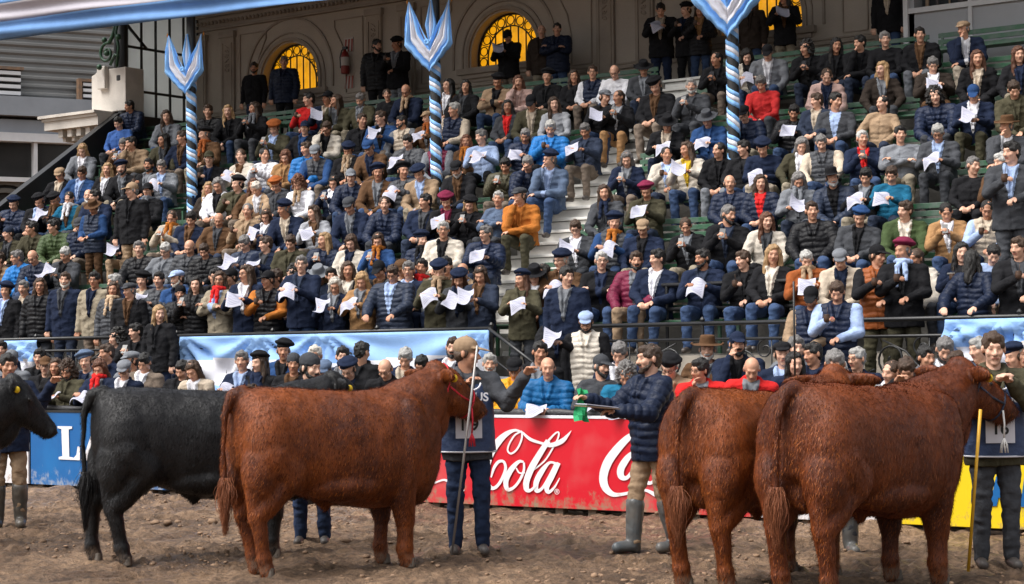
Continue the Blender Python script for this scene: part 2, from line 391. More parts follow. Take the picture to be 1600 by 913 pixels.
for c in [q+2.75 for q in WC]+[-29.2]:
    for sx in (-1, 1):
        x0 = c+sx*.75; x1 = c+sx*1.5; e = [(x0, .95), (x0, 2.45), (x1, 2.45), (x1-.0*sx, 2.3), (x1-sx*.22, 1.9), (x1-sx*.3, 1.5), (x1-sx*.3, .95), (x0, .95)]
        for i in range(len(e)-1): b.bar((e[i][0], -.012, e[i][1]), (e[i+1][0], -.012, e[i+1][1]), .022, .03, (0, 1, 0))
b.build('panel_moulding', M_wall2, wall)
M_amber = mat('amber_glass', (.50, .215, .004), .3, .4, 2.2, emit=.95)
M_lead = mat('window_iron', (.006, .006, .006), .6)
for c in WC:
    f = MB(); r = AR; z1 = SILL+.22
    P = arch_pts(c, r-.02, 24)
    for i in range(len(P)-1): f.bar((P[i][0], .22, P[i][1]), (P[i+1][0], .22, P[i+1][1]), .03, .04, (0, 1, 0))
    f.box((c-r+.02, .20, SILL), (c+r-.02, .24, SILL+.04))
    P = arch_pts(c, r-.24, 24)
    for i in range(len(P)-1): f.bar((P[i][0], .22, P[i][1]), (P[i+1][0], .22, P[i+1][1]), .025, .022, (0, 1, 0))
    for i in range(9):
        a = math.pi*(i+.5)/9; q = (c-(r-.13)*math.cos(a), z1+(r-.13)*math.sin(a)); f.tube([(q[0]+.085*math.cos(t), .22, q[1]+.085*math.sin(t)) for t in np.linspace(0, 2*math.pi, 15)], .011, 5, cap=False)
        a = math.pi*i/9; f.bar((c-(r-.24)*math.cos(a), .22, z1+(r-.24)*math.sin(a)), (c-(r-.02)*math.cos(a), .22, z1+(r-.02)*math.sin(a)), .016, .016, (0, 1, 0))
    for sx in (-1, 1): f.tube([(c+sx*(r-.13)+.085*math.cos(t), .22, SILL+.12+.085*math.sin(t)) for t in np.linspace(0, 2*math.pi, 15)], .011, 5, cap=False)
    for dx in (-.36, -.18, 0, .18, .36):
        h = math.sqrt(max(0, (r-.24)**2-dx*dx)); f.box((c+dx-.01, .21, SILL+.04), (c+dx+.01, .232, z1+h))
    fr = f.build('window', M_lead, wall)
    g = MB(); P = arch_pts(c, r, 24); g.add([(p[0], .27, p[1]) for p in P], [tuple(range(len(P)))]); g.build('pane', M_amber, fr)

# ---------------------------------------------------------------- roof over the stand
roof = empty('stand_roof', (0, 23.85, 9.4)); tag(roof, 'dark iron roof over the grandstand with cross beams', 'roof')
M_roof = mat('roof_boards', (.05, .048, .047), .85, .2, 2)
b = MB(); b.box((XL-.5, .2, .25), (XR+6, WALLY-23.85+.6, .45)); b.build('roof_deck', M_roof, roof)
b = MB()
for x in (-24.65, -19.15, -13.65, -8.15): b.box((x-.12, .2, -.25), (x+.12, WALLY-23.85, .247))
b.box((XL-.5, .05, -.15), (XR+6, .195, .35)); b.build('roof_beam', M_iron, roof)

# ---------------------------------------------------------------- cloth colours
M_sky = mat('flag_blue', (.24, .50, .90), .75, .12, 3, .002, 60)
M_pale = mat('flag_pale_blue', (.27, .46, .80), .8, .12, 2.5, .003, 50)
M_white = mat('flag_white', (.74, .74, .80), .75, .06, 3, .002, 60)
# long swag under the roof edge
sw = empty('roof_swag'); tag(sw, 'long blue and white cloth swag hanging along the roof edge', 'bunting')
A, B = at_y(0, 62, 23.3), at_y(520, 0, 23.3); d = B-A
M_swb = mat('swag_blue_backlit', (.12, .25, .50), .85, .12, 3, .002, 40); M_sww = mat('swag_white_backlit', (.42, .40, .45), .85, .08, 3, .002, 40)  # darker than the flags: the shade of backlit cloth is put into the colour
def swag(z0, z1, m, nm):
    b = MB(); n = 90; P = []
    for i in range(n+1):
        t = -.5+2.6*i/n; p = A+d*t; p.z = A.z+(B.z-A.z)*max(-.3, min(t, 1.25)); P.append(p)
    vs = []; J = 8
    for i, p in enumerate(P):
        for j in range(J+1):
            z = z0+(z1-z0)*j/J; vs.append((p.x, p.y+.02*math.sin(i*.5+z*9)+.05*math.sin(z*23+i*.10)-.12*z, p.z+z+.006*math.sin(i*.3)))
    b.add(vs, [(i*(J+1)+j, (i+1)*(J+1)+j, (i+1)*(J+1)+j+1, i*(J+1)+j+1) for i in range(n) for j in range(J)]); o = b.build(nm, m, sw, smooth=True)
    s = o.modifiers.new('s', 'SOLIDIFY'); s.thickness = .004
swag(0, .33, M_swb, 'blue_band'); swag(.33, .66, M_sww, 'white_band'); swag(.66, 1.15, M_swb, 'blue_band')

# ---------------------------------------------------------------- striped poles and their flags
PY = 23.75
def pole(px, label):
    p = at_y(px, 300, PY); x = p.x; zb = FL0+RISE*3; t = empty('striped_pole', (x, PY, zb)); tag(t, label, 'pole', 'ribbon wrapped poles in front of the seats')
    b = MB(); b.lathe((0, 0, 0), [(.13, 0), (.13, .12), (.09, .16), (.083, .3), (.083, 9.4-zb)], 20); b.build('shaft', M_iron, t, smooth=False)
    b = MB(); H = 3.35; pitch = .335; n = 260
    for (o, wd, m) in ((0, .075, 0), (.075, .075, 1), (.15, .07, 0)):
        vs = []; th = []
        for i in range(n+1):
            a = -2*math.pi*(H/pitch)*i/n; z = .05+H*i/n+.014*math.sin(i*.13+px)+.008*math.sin(i*.41)
            for q in (0, 1):
                r = .089+.004*math.sin(i*1.7); vs.append((r*math.cos(a), r*math.sin(a), z+o+q*wd))
        b.add(vs, [(2*i, 2*i+2, 2*i+3, 2*i+1) for i in range(n)], m)
    o = b.build('ribbon', [M_sky, M_white], t, smooth=True); s = o.modifiers.new('s', 'SOLIDIFY'); s.thickness = .004; s.offset = 1
    return x
def flagset(x, zk, s, label):
    """three flags tied in a knot on the pole, tips fanning up; zk the knot's height"""
    t = empty('flag_spray', (x, PY-.12, zk)); tag(t, label, 'flags', 'sprays of sky blue and white flags tied to the poles')
    t.rotation_euler = (0, 0, rad(24))
    def half(sx):
        b = MB(); O = [(.33*sx, .68), (.375*sx, .33), (.395*sx, -.03), (.20*sx, -.25), (0, -.45)]; Iq = [(.33*sx, .68), (.21*sx, .44), (.10*sx, .21), (.0, .02), (0, -.0)]
        def cr(P, u):
            u = u*(len(P)-1); i = min(int(u), len(P)-2); f = u-i; f = f; return (P[i][0]*(1-f)+P[i+1][0]*f, P[i][1]*(1-f)+P[i+1][1]*f)
        n, k = 22, 18; vs = []
        for i in range(n+1):
            a = cr(O, i/n); c = cr(Iq, i/n)
            for j in range(k+1):
                q = j/k; f = math.sin(math.pi*i/n)
                vs.append(((a[0]*(1-q)+c[0]*q)*s, (-.05-.045*math.cos(q*math.pi*7+i*.25)*(.35+f)-.10*f*(1-q))*s, (a[1]*(1-q)+c[1]*q+.012*math.sin(i*1.9)*(1-q))*s))
        for j in range(k):
            m = 1 if 6 <= j < 12 else 0
            b.add(vs, [(i*(k+1)+j, (i+1)*(k+1)+j, (i+1)*(k+1)+j+1, i*(k+1)+j+1) for i in range(n)], m) if j == 0 else None
        b.m = [(1 if 6 <= (q % k) < 13 else 0) for q in range(n*k)]; b.f = [(i*(k+1)+j, (i+1)*(k+1)+j, (i+1)*(k+1)+j+1, i*(k+1)+j+1) for i in range(n) for j in range(k)]
        o = b.build('flag', [M_sky, M_white], t, smooth=True); q = o.modifiers.new('s', 'SOLIDIFY'); q.thickness = .004
        st = MB(); st.tube([(0, -.02, -.1*s), (.365*sx*s, -.02*s, .66*s)], .011, 6); st.lathe((.365*sx*s, -.02*s, .66*s), [(.014, 0), (.018, .02), (.003, .07)], 8, 1); st.build('flag_stick', [mat('stick', (.2, .12, .05), .6), mat('brass_tip', (.5, .2, .05), .35, metal=.6)], t)
    half(-1); half(1)
    b = MB(); vs = []
    for i in range(21):
        u = i/20
        for j in range(13):
            q = j/12-.5; wd = (.02+.17*min(1, u*2.2)*(1-max(0, u-.45)/.55))*s; vs.append((wd*q+.02*s*u, (-.0-.03*math.cos(q*17))*s, (-.02+.72*u)*s))
    b.v = vs; b.f = [(i*13+j, (i+1)*13+j, (i+1)*13+j+1, i*13+j+1) for i in range(20) for j in range(12)]; b.m = [1 if 4 <= j < 8 else 0 for i in range(20) for j in range(12)]
    o = b.build('flag', [M_sky, M_white], t, smooth=True); q = o.modifiers.new('s', 'SOLIDIFY'); q.thickness = .004
    b = MB()
    for i in range(9):
        a = 2*math.pi*i/9; b.tube([(0, -.19*s, .0), (.035*s*math.cos(a), -.21*s, .035*s*math.sin(a)), (.05*s*math.cos(a+.4), -.19*s, .05*s*math.sin(a+.4))], [.015*s, .022*s, .008*s], 6)
    b.build('knot', M_sky, t, smooth=True)
poleinfo = [(300, 'left striped pole, black with blue and white ribbon', 112, .93, 'small flag spray on the left pole against the iron screen'),
            (682, 'middle striped pole, black with blue and white ribbon', 70, 1.0, 'flag spray on the middle pole between the two lit windows'),
            (1148, 'right striped pole, black with blue and white ribbon', -2, 1.28, 'largest flag spray, on the right pole, cropped by the top edge')]
for (px, lb, ky, s, fl_) in poleinfo:
    x = pole(px, lb); p = at_y(px, ky, PY); flagset(x, p.z, s, fl_)

# ---------------------------------------------------------------- fence of the walkway, guard rail, cloth banners
FY = 19.8; FZ = 2.06
fence = empty('iron_fence', (0, FY, 0)); tag(fence, 'black wrought iron fence with scrollwork along the walkway edge', 'fence')
def rail(b, x0, x1, z, y=0, r=.017): b.tube([(x0, y, z), (x1, y, z)], r, 8)
GAPS = [(XL+.2, -22.35), (-20.95, -15.1), (-13.9, XR)]
b = MB()
for (x0, x1) in GAPS:
    for z, r in ((FZ, .027), (1.87, .019), (1.25, .02)): rail(b, x0, x1, z, 0, r)
b.build('rail', M_iron, fence, smooth=True)
for (x0, x1) in GAPS:
    n = max(1, round((x1-x0)/1.9))
    for i in range(n+1):
        x = x0+(x1-x0)*i/n; b = MB(); b.tube([(x, 0, .95), (x, 0, FZ+.03)], .022, 8); b.lathe((x, 0, FZ+.03), [(.03, 0), (.035, .02), (.01, .05)], 8); b.build('post', M_iron, fence)
def scroll(b, cx, cz, r, turns, a0, sgn, rr=.011):
    P = []
    for i in range(22):
        t = i/21; a = a0+sgn*turns*2*math.pi*t; q = r*(1-.82*t); P.append((cx+q*math.cos(a), 0, cz+q*math.sin(a)))
    b.tube(P, rr, 6); return P[0]
for (x0, x1) in GAPS:
    n = max(1, round((x1-x0)/1.9)); wdt = (x1-x0)/n
    for i in range(n):
        cx = x0+wdt*(i+.5); b = MB()
        for sx in (-1, 1):
            scroll(b, cx+sx*.14, 1.74, .12, 1.3, math.pi/2, -sx); scroll(b, cx+sx*.13, 1.42, .11, 1.2, -math.pi/2, sx)
            scroll(b, cx+sx*.5, 1.62, .20, 1.35, -math.pi/2, sx, .013); scroll(b, cx+sx*.72, 1.38, .12, 1.2, math.pi/2, -sx)
            b.tube([(cx+sx*.02, 0, 1.25), (cx+sx*.16, 0, 1.5), (cx+sx*.34, 0, 1.7), (cx+sx*.62, 0, 1.83)], .012, 6)
            b.tube([(cx+sx*.5, 0, 1.42), (cx+sx*.75, 0, 1.27), (cx+sx*.9, 0, 1.5)], .012, 6)
            b.bar((cx+sx*.055, 0, 1.25), (cx+sx*.055, 0, 1.87), .012, .012, (0, 1, 0))
        b.build('scrollwork', M_iron, fence, smooth=True)
hr = empty('stair_handrail'); tag(hr, 'sloping black handrail beside the steps in front of the walkway', 'handrail')
b = MB(); b.tube([(-15.08, 19.72, FZ), (-13.95, 19.72, FZ-.72)], .022, 8); b.tube([(-15.08, 19.72, FZ-.35), (-13.95, 19.72, FZ-1.07)], .014, 8); b.tube([(-13.95, 19.72, .3), (-13.95, 19.72, FZ-.7)], .02, 8); b.build('rail', M_iron, hr, smooth=True)
gr = empty('guard_rail', (0, ROW0-.09, 0)); tag(gr, 'plain black guard rail in front of the first row right of the steps', 'railing')
b = MB()
for z in (2.58, 2.27): rail(b, SX1+.25, XR, z, 0, .027)
b.build('rail', M_iron, gr, smooth=True)
for i in range(7): b = MB(); x = SX1+.95+i*1.85; b.tube([(x, 0, 1.6), (x, 0, 2.6)], .022, 8); b.build('post', M_iron, gr)
def banner(pa, pb, label, z1=FZ-.02, drop=.95):
    a = at_y(*pa, FY-.06); c = at_y(*pb, FY-.06); t = empty('cloth_banner', ((a.x+c.x)/2, FY-.06, z1)); tag(t, label, 'banner', 'blue and white cloth banners tied to the iron fence')
    h = (c.x-a.x)/2; n, k = int(h*2/.05), 22; vs = []; rs = np.random.default_rng(int(abs(a.x)*10)); ties = sorted([-h, h]+list(rs.uniform(-h, h, max(1, int(h/1.2)))))
    for i in range(n+1):
        x = -h+2*h*i/n
        for j in range(k+1):
            q = j/k; z = -drop*q; f = 0
            for tx in ties:
                dx = x-tx; ang = math.atan2(dx, q*drop+.05); f += math.cos(ang*14+tx*5)*math.exp(-abs(dx)*1.1)*.085*min(1, q*5)
            sag = .03*math.sin(math.pi*i/n*len(ties))**2 if False else 0
            vs.append((x, -.02+f*1.2+.02*math.sin(x*5+q*4)*q, z-sag+.05*q*math.sin(x*1.7+1)))
    b = MB(); b.v = vs; b.f = [(i*(k+1)+j, (i+1)*(k+1)+j, (i+1)*(k+1)+j+1, i*(k+1)+j+1) for i in range(n) for j in range(k)]
    def band(i, j):
        q = j/k+.05*math.sin(i/n*9); return 0 if q < .36 else (1 if q < .74 else 0)
    b.m = [band(i, j) for i in range(n) for j in range(k)]
    o = b.build('cloth', [M_pale, M_white], t, smooth=True); s = o.modifiers.new('s', 'SOLIDIFY'); s.thickness = .004
banner((-60, 528), (59, 526), 'short cloth banner at the left end of the iron fence'); banner((283, 519), (766, 515), 'long pale blue and white banner on the fence, left of the steps'); banner((1478, 508), (1660, 505), 'cloth banner on the fence behind the handler with the yellow stick')
# ---------------------------------------------------------------- ringside barrier and its advertising boards
BY = 16.6; B0, B1 = .085, 1.035
def bx(px, Y=BY): return at_y(px, 700, Y).x
def board_mat(name, col, mud=(.30, .20, .13), amount=.5, worn=None):
    m = bpy.data.materials.new(name); m.use_nodes = True; n = m.node_tree.nodes; L = m.node_tree.links; b = n['Principled BSDF']; b.inputs['Roughness'].default_value = .38
    tc = n.new('ShaderNodeTexCoord'); sp = n.new('ShaderNodeSeparateXYZ'); L.new(tc.outputs['Object'], sp.inputs[0])
    mp = n.new('ShaderNodeMapping'); mp.inputs['Scale'].default_value = (1, 1, .85); L.new(tc.outputs['Object'], mp.inputs[0])
    t = n.new('ShaderNodeTexNoise'); t.inputs['Scale'].default_value = 8; t.inputs['Detail'].default_value = 8; t.inputs['Roughness'].default_value = .75; L.new(mp.outputs[0], t.inputs['Vector'])
    g = n.new('ShaderNodeMapRange'); g.inputs[1].default_value = .12; g.inputs[2].default_value = .5; g.inputs[3].default_value = .15*amount/.5; g.inputs[4].default_value = -.1; L.new(sp.outputs['Z'], g.inputs[0])
    a = n.new('ShaderNodeMath'); a.operation = 'ADD'; L.new(t.outputs[0], a.inputs[0]); L.new(g.outputs[0], a.inputs[1])
    r = n.new('ShaderNodeMapRange'); r.inputs[1].default_value = .58; r.inputs[2].default_value = .74; L.new(a.outputs[0], r.inputs[0])
    mx = n.new('ShaderNodeMix'); mx.data_type = 'RGBA'; L.new(r.outputs[0], mx.inputs[0]); mx.inputs[7].default_value = (*mud, 1)
    t2 = n.new('ShaderNodeTexNoise'); t2.inputs['Scale'].default_value = 1.6; t2.inputs['Detail'].default_value = 3; L.new(tc.outputs['Object'], t2.inputs['Vector'])
    r2 = n.new('ShaderNodeMapRange'); r2.inputs[1].default_value = .5; r2.inputs[2].default_value = .75; r2.inputs[4].default_value = .55; L.new(t2.outputs[0], r2.inputs[0])
    m2 = n.new('ShaderNodeMix'); m2.data_type = 'RGBA'; L.new(r2.outputs[0], m2.inputs[0]); m2.inputs[6].default_value = (*col, 1); m2.inputs[7].default_value = (*(worn or col), 1)
    L.new(m2.outputs[2], mx.inputs[6]); L.new(mx.outputs[2], b.inputs['Base Color']); return m
M_red = board_mat('board_red', (.60, .006, .02), worn=(.60, .14, .14)); M_blue = board_mat('board_blue', (.006, .11, .34), mud=(.30, .34, .42), amount=.45, worn=(.008, .17, .46))
M_yel = board_mat('board_yellow', (.80, .58, .01), amount=.3); M_bw = board_mat('board_white', (.72, .70, .72), amount=.3); M_letter = board_mat('board_letter', (.80, .78, .80), amount=.35, mud=(.62, .3, .25))
M_roll = mat('padding', (.022, .022, .025), .45, .3, 9, .01, 25)
M_post = mat('old_wood', (.20, .15, .11), .9, .35, 9, .01, 40)
def catmull(P, k=8):
    P = [np.array(p, float) for p in P]; Q = [2*P[0]-P[1]]+P+[2*P[-1]-P[-2]]; out = []
    for i in range(1, len(Q)-2):
        for j in range(k):
            t = j/k; a, b_, c, d = Q[i-1], Q[i], Q[i+1], Q[i+2]; out.append(.5*((2*b_)+(-a+c)*t+(2*a-5*b_+4*c-d)*t*t+(-a+3*b_-3*c+d)*t**3))
    out.append(P[-1]); return out
def stroke(bb, P, org, sc, wy=1.0, x0=0, idx=0):
    """a brush stroke on the face of the boards; widths in the same units as the points"""
    C = catmull(P); vs = []; fs = []
    for i, p in enumerate(C):
        d = C[min(i+1, len(C)-1)]-C[max(i-1, 0)]; l = math.hypot(d[0], d[1]) or 1; nx_, ny_ = -d[1]/l, d[0]/l; h = max(1, p[2])/2
        for s in (-1, 1):
            q = at_y(org[0]+(p[0]+nx_*h*s)/sc, org[1]+(p[1]+ny_*h*s)/sc, BY-.012-.0016*(idx % 5)); vs.append((q.x-x0, q.y-BY, q.z))
    fs = [(2*i, 2*i+1, 2*i+3, 2*i+2) for i in range(len(C)-1)]; bb.add(vs, fs)
def board(name, pa, pb, m, label, extra=None):
    x0, x1 = bx(pa), bx(pb); c = (x0+x1)/2; t = empty('advertising_board', (c, BY, 0)); tag(t, label, 'board', 'advertising boards along the ring'); h = (x1-x0)/2-.012
    b = MB(); b.box((-h, 0, B0), (h, .03, B1)); b.build('panel', m, t, bevel=.004)
    b = MB(); b.box((-h, -.008, B1+.001), (h, .04, B1+.03)); b.build('top_trim', M_white if m is M_red else M_iron, t)
    if extra: extra(t, c)
def cola(t, c):
    b = MB(); o, s = (650, 640), 5.372
    S = [[(890,190,16),(830,175,22),(760,205,42),(690,270,60),(620,370,72),(588,470,72),(578,560,62),(600,630,50),(645,662,30),(692,630,26),(732,560,26),(752,490,24),(735,438,22),(692,440,26),(655,490,24),(630,570,12)],
         [(890,190,14),(886,250,16),(850,330,16),(800,370,16),(770,345,14),(782,290,14),(830,215,14),(890,182,14)],
         [(905,440,16),(860,440,28),(795,510,46),(755,600,44),(768,670,34),(820,655,24),(872,590,22),(905,510,20),(906,445,16)],
         [(840,490,10),(868,532,14),(915,532,10)],
         [(1110,262,44),(1040,370,50),(970,490,55),(928,600,52),(928,668,44),(962,678,26),(1010,635,16)],
         [(1110,262,20),(1170,200,14),(1198,195,14),(1190,245,14),(1145,330,14),(1080,430,14),(985,510,12)],
         [(1180,455,20),(1120,447,22),(1055,520,44),(1010,610,46),(1012,682,34),(1060,660,24),(1120,560,22),(1170,462,22)],
         [(1198,448,34),(1142,560,44),(1098,650,42),(1112,694,30),(1160,655,18),(1206,575,8)],
         [(890,190,16),(960,250,26),(1060,285,22),(1130,300,36),(1220,268,40),(1270,220,22),(1303,178,3)],
         [(565,335,34),(588,312,26),(612,296,6)], [(60,640,14),(140,622,14),(240,592,18),(320,640,32),(400,690,30)], [(280,560,10),(330,600,30),(350,520,20)]]
    for i, P in enumerate(S): stroke(b, P, o, s, x0=c, idx=i)
    stroke(b, [(1183+19*math.cos(a), 690+21*math.sin(a), 4) for a in np.linspace(0, 6.283, 12)], o, s, x0=c)
    stroke(b, [(1177,702,4),(1177,680,4),(1188,680,4),(1188,690,4),(1178,691,4)], o, s, x0=c, idx=1); stroke(b, [(1182,691,4),(1190,702,4)], o, s, x0=c, idx=2)
    b.build('lettering', M_letter, t)
def coke2(t, c):
    b = MB(); o, s = (880, 640), 5.07
    S = [[(600,185,26),(520,220,50),(430,310,65),(352,420,70),(318,530,66),(332,615,60),(385,668,42),(450,674,26),(550,655,24),(650,640,22),(740,680,34),(800,700,30)],
         [(570,320,18),(505,390,50),(457,470,56),(460,530,50),(505,540,30),(560,470,24),(605,395,20),(600,330,14)], [(580,190,20),(640,230,20),(620,300,16),(570,330,12)],
         [(700,400,30),(660,470,40),(650,560,40),(700,580,24),(760,500,22),(780,420,16)]]
    for i, P in enumerate(S): stroke(b, P, o, s, x0=c, idx=i)
    b.build('lettering', M_letter, t)
def la(t, c):
    b = MB(); P = [(455,335),(570,337),(570,355),(543,361),(548,578),(585,586),(606,560),(614,497),(632,497),(632,605),(465,598),(465,579),(494,573),(486,358),(455,352)]
    for Q in (P, [(642,584),(664,576),(742,340),(768,340),(850,590),(880,594),(880,614),(780,610),(780,592),(806,588),(785,530),(712,526),(694,582),(720,588),(720,608),(642,604)]):
        W = [at_y(x/5.07, 600+y/5.07, BY-.012) for x, y in Q]; b.poly([(p.x-c, p.y-BY, p.z) for p in W], (0, .006, 0))
    b.build('lettering', M_letter, t)
def yel(t, c):
    b = MB()
    for Q in ([(1546,795),(1556,750),(1566,720),(1578,720),(1590,795),(1580,795),(1577,782),(1560,782),(1557,795)], [(1594,796),(1604,722),(1640,722),(1640,798)]):
        W = [at_y(x, y-4, BY-.012) for x, y in Q]; b.poly([(p.x-c, p.y-BY, p.z) for p in W], (0, .006, 0))
    b.build('lettering', M_blue, t)
board('w', -130, 45, M_bw, 'white board at the left edge behind the trousered handler')
board('b', 47, 400, M_blue, 'blue board with white serif letters behind the black bull', la)
board('m', 402, 610, M_bw, 'white board hidden behind the red bull with the red halter')
board('r', 612, 1180, M_red, 'long red soft drink board with white script, muddy at the foot', lambda t, c: (cola(t, c), coke2(t, c)))
board('m2', 1182, 1400, M_bw, 'white board hidden behind the two red bulls on the right')
board('y', 1402, 1660, M_yel, 'yellow board with blue letters behind the handler with the yellow stick', yel)
bar = empty('ring_barrier', (0, BY, 0)); tag(bar, 'wooden ring barrier with black padded top rail behind the boards', 'barrier')
b = MB(); x = -24.0
while x < -3: b.box((x-.05, .05, -.1), (x+.05, .14, 1.0)); x += .42
b.build('stake', M_post, bar)
b = MB(); n = 220; b.tube([(-24+21*i/n, .09, 1.085+.006*math.sin(i*.8)) for i in range(n+1)], [.042+.006*math.sin(i*1.3)+.004*math.sin(i*.37) for i in range(n+1)], 10); b.build('padded_rail', M_roll, bar, smooth=True)
b = MB(); b.box((-24, .145, .05), (-3, .17, .9)); b.build('back_boarding', M_dark, bar)

# ---------------------------------------------------------------- the end of the stand and what is beyond it
scr = empty('wind_screen', (XL-.05, 0, 0)); tag(scr, 'black framed frosted glass wind screen at the left end of the stand', 'screen')
M_frost = mat('frosted_glass', (.62, .64, .63), .35, .22, 2.2)
_n = M_frost.node_tree.nodes; _tr = _n.new('ShaderNodeBsdfTranslucent'); _tr.inputs[0].default_value = (.75, .77, .76, 1); _mx = _n.new('ShaderNodeMixShader'); _mx.inputs[0].default_value = .65
M_frost.node_tree.links.new(_n['Principled BSDF'].outputs[0], _mx.inputs[1]); M_frost.node_tree.links.new(_tr.outputs[0], _mx.inputs[2]); M_frost.node_tree.links.new(_mx.outputs[0], _n['Material Output'].inputs[0])
M_side = mat('side_shadow', (.03, .03, .03), .8)
y0, y1, z0, z1 = 26.75, WALLY-.02, 6.0, 9.35
b = MB(); b.box((-.02, y0, 6.75), (.01, y1, z1)); b.build('pane', M_frost, scr)
b = MB(); b.box((-.05, y0, 5.6), (.035, y1, 6.75))
for q in range(6): y = y0+(y1-y0)*q/5; b.box((.012, y-.02, 6.75), (.05, y+.02, z1))
for z in (7.25, 8.15): b.box((.012, y0, z-.025), (.055, y1, z+.025))
b.bar((.03, y0, 8.6), (.03, y0+.55, 8.15), .04, .05); b.build('frame', M_iron, scr)
col = empty('iron_column', (XL, 26.62, 0)); tag(col, 'thick black iron column at the left front corner of the screen', 'column')
b = MB(); b.lathe((0, 0, 5.2), [(.15, 0), (.15, .8), (.11, .86), (.105, 2.2), (.135, 2.22), (.135, 2.32), (.105, 2.34), (.105, 4.2)], 16); b.tube([(-.2, 0, 5), (-.2, 0, 9.4)], .045, 8); b.build('shaft', M_iron, col)
ped = empty('stone_pedestal', (0, 26.5, 0)); tag(ped, 'cream stone pedestal on a bracketed cornice outside the stand', 'pedestal')
def P3(x, y, Y=26.5): p = at_y(x, y, Y); return p.x, p.z
b = MB(); xa, zt = P3(143, 112); xb, _ = P3(196, 112); _, zb = P3(150, 178); zc = P3(143, 122)[1]
b.poly([(xa, 0, zb), (xb, 0, zb), (xb, 0, zt), (xa+.18, 0, zt), (xa+.12, 0, zt-.06), (xa, 0, zt-.1)], (0, .5, 0)); xm = P3(163, 100)[0]; b.poly([(xm-.12, -.1, P3(163, 140)[1]), (xm+.12, -.1, P3(163, 140)[1]), (xm+.12, -.1, zt+.06), (xm-.12, -.1, zt+.06)], (0, .1, 0)); b.build('block', M_dirty, ped, bevel=.012)
b = MB(); xl = P3(88, 186)[0]; xr = XL-.17
for (o, z, h) in ((0, zb-.06, .058), (.06, zb-.12, .058), (.1, zb-.30, .178)): b.box((xl+o, -.5+o, z), (xr, .9, z+h))
b.build('cornice', M_dirty, ped)
b = MB()
for i in range(5): x = xl+.42+i*.28; b.box((x, -.3, zb-.46), (x+.13, .5, zb-.302)); b.box((x+.02, -.2, zb-.54), (x+.11, .5, zb-.462))
b.poly([(xl+.7, -.1, zb-.46), (xr, -.1, zb-.46), (xr, -.1, zb-1.4), (xr-.4, -.1, zb-1.2)], (0, .6, 0)); b.build('bracket', M_dirty, ped)
orn = empty('scroll_ornament', (P3(172, 100)[0]+.18, 26.3, zt-.02)); tag(orn, 'green and black cast iron scroll ornament on top of the pedestal', 'ornament')
M_ggreen = mat('verdigris', (.02, .12, .05), .5, .5, 14, col2=(.02, .02, .02))
b = MB(); b.tube([(-.05+.22*(1-t*.8)*math.cos(1.2+t*9), 0, .30+.22*(1-t*.8)*math.sin(1.2+t*9)) for t in np.linspace(0, 1, 40)], [.035-.015*t for t in np.linspace(0, 1, 40)], 8)
b.tube([(.02, 0, .5), (.12, 0, .62), (.2, 0, .82), (.14, 0, 1.02), (.05, 0, 1.1)], [.04, .04, .035, .03, .02], 8); b.tube([(.25, 0, 0), (.3, 0, .4), (.22, 0, .7), (.33, 0, 1.05)], .03, 8); b.tube([(.05, 0, .05), (.2, 0, .25), (.3, 0, .2)], .03, 8)
for q in ((-.28, 0, .04), (-.0, 0, 1.12), (-.05, 0, .3), (-.12, 0, .58), (.3, 0, .6)): b.add(*[x if i else x.tolist() for i, x in enumerate(p_ell(q, .06, nu=10, nv=7))])
b.build('scroll', M_ggreen, orn, smooth=True)
# neighbouring hall with a corrugated gable, seen past the end of the stand
D0 = 52.0; c0 = at_d(90, 140, D0)
va = PSI+rad(-62.6+90-90); hd = Vector((-math.sin(PSI)*math.cos(rad(62.6))+math.cos(PSI)*math.sin(rad(62.6)), math.cos(PSI)*math.cos(rad(62.6))+math.sin(PSI)*math.sin(rad(62.6)), 0))
hall = empty('neighbouring_hall', (c0.x, c0.y, 0), math.atan2(hd.y, hd.x)); tag(hall, 'grey corrugated hall with arches mirrored in glazing beyond the end of the stand', 'building')
nrm = Vector((-hd.y, hd.x, 0))
def hp(px, py):
    d = ray(px, py); o = Vector((c0.x, c0.y, 0)); t = (o-CAM).dot(nrm)/d.dot(nrm); p = CAM+d*t; return (p-o).dot(hd), p.z
M_corr = mat('corrugated', (.19, .19, .185), .5, .12, 1.2, metal=.2); M_band = mat('weathered_band', (.26, .28, .31), .6, .2, .8, col2=None); M_wf = mat('white_frame', (.62, .62, .63), .6, .12, 2); M_hg = mat('hall_glass', (.035, .034, .033), .12, .4, .5)
x0, z0 = hp(-150, 160); x1, _ = hp(260, 160); ztop = hp(90, -60)[1]; zb0 = hp(90, 157)[1]
b = MB(); z = zb0; vs = []; fs = []; n = int((ztop-zb0)/.055)
for i in range(n+1):
    z = zb0+(ztop-zb0)*i/n; y = .05 if i % 4 in (0, 1) else 0; vs += [(x0-6, y, z), (x1+4, y, z)]
b.add(vs, [(2*i, 2*i+1, 2*i+3, 2*i+2) for i in range(n)]); b.build('corrugated_wall', M_corr, hall)
zb1, zb2, zb3 = hp(90, 187)[1], hp(90, 192)[1], hp(90, 212)[1]
b = MB(); b.box((x0-6, -.5, zb1), (x1+4, .3, zb0-.01)); b.box((x0-6, -.3, zb3), (x1+4, .2, zb2)); b.build('parapet', M_band, hall)
b = MB(); b.box((x0-6, -.1, zb2-.0), (x1+4, .25, zb1-.005)); b.box((x0-6, .35, -.5), (x1+4, .5, zb3+.3)); b.build('recess', M_dark, hall)
zf0, zf1 = hp(60, 217)[1], hp(60, 283)[1]; b = MB(); b.box((x0-6, -.35, zf0-.13), (x1+4, .1, zf0+.1)); b.box((x0-6, -.25, zf1-.06), (x1+4, .1, zf1+.06))
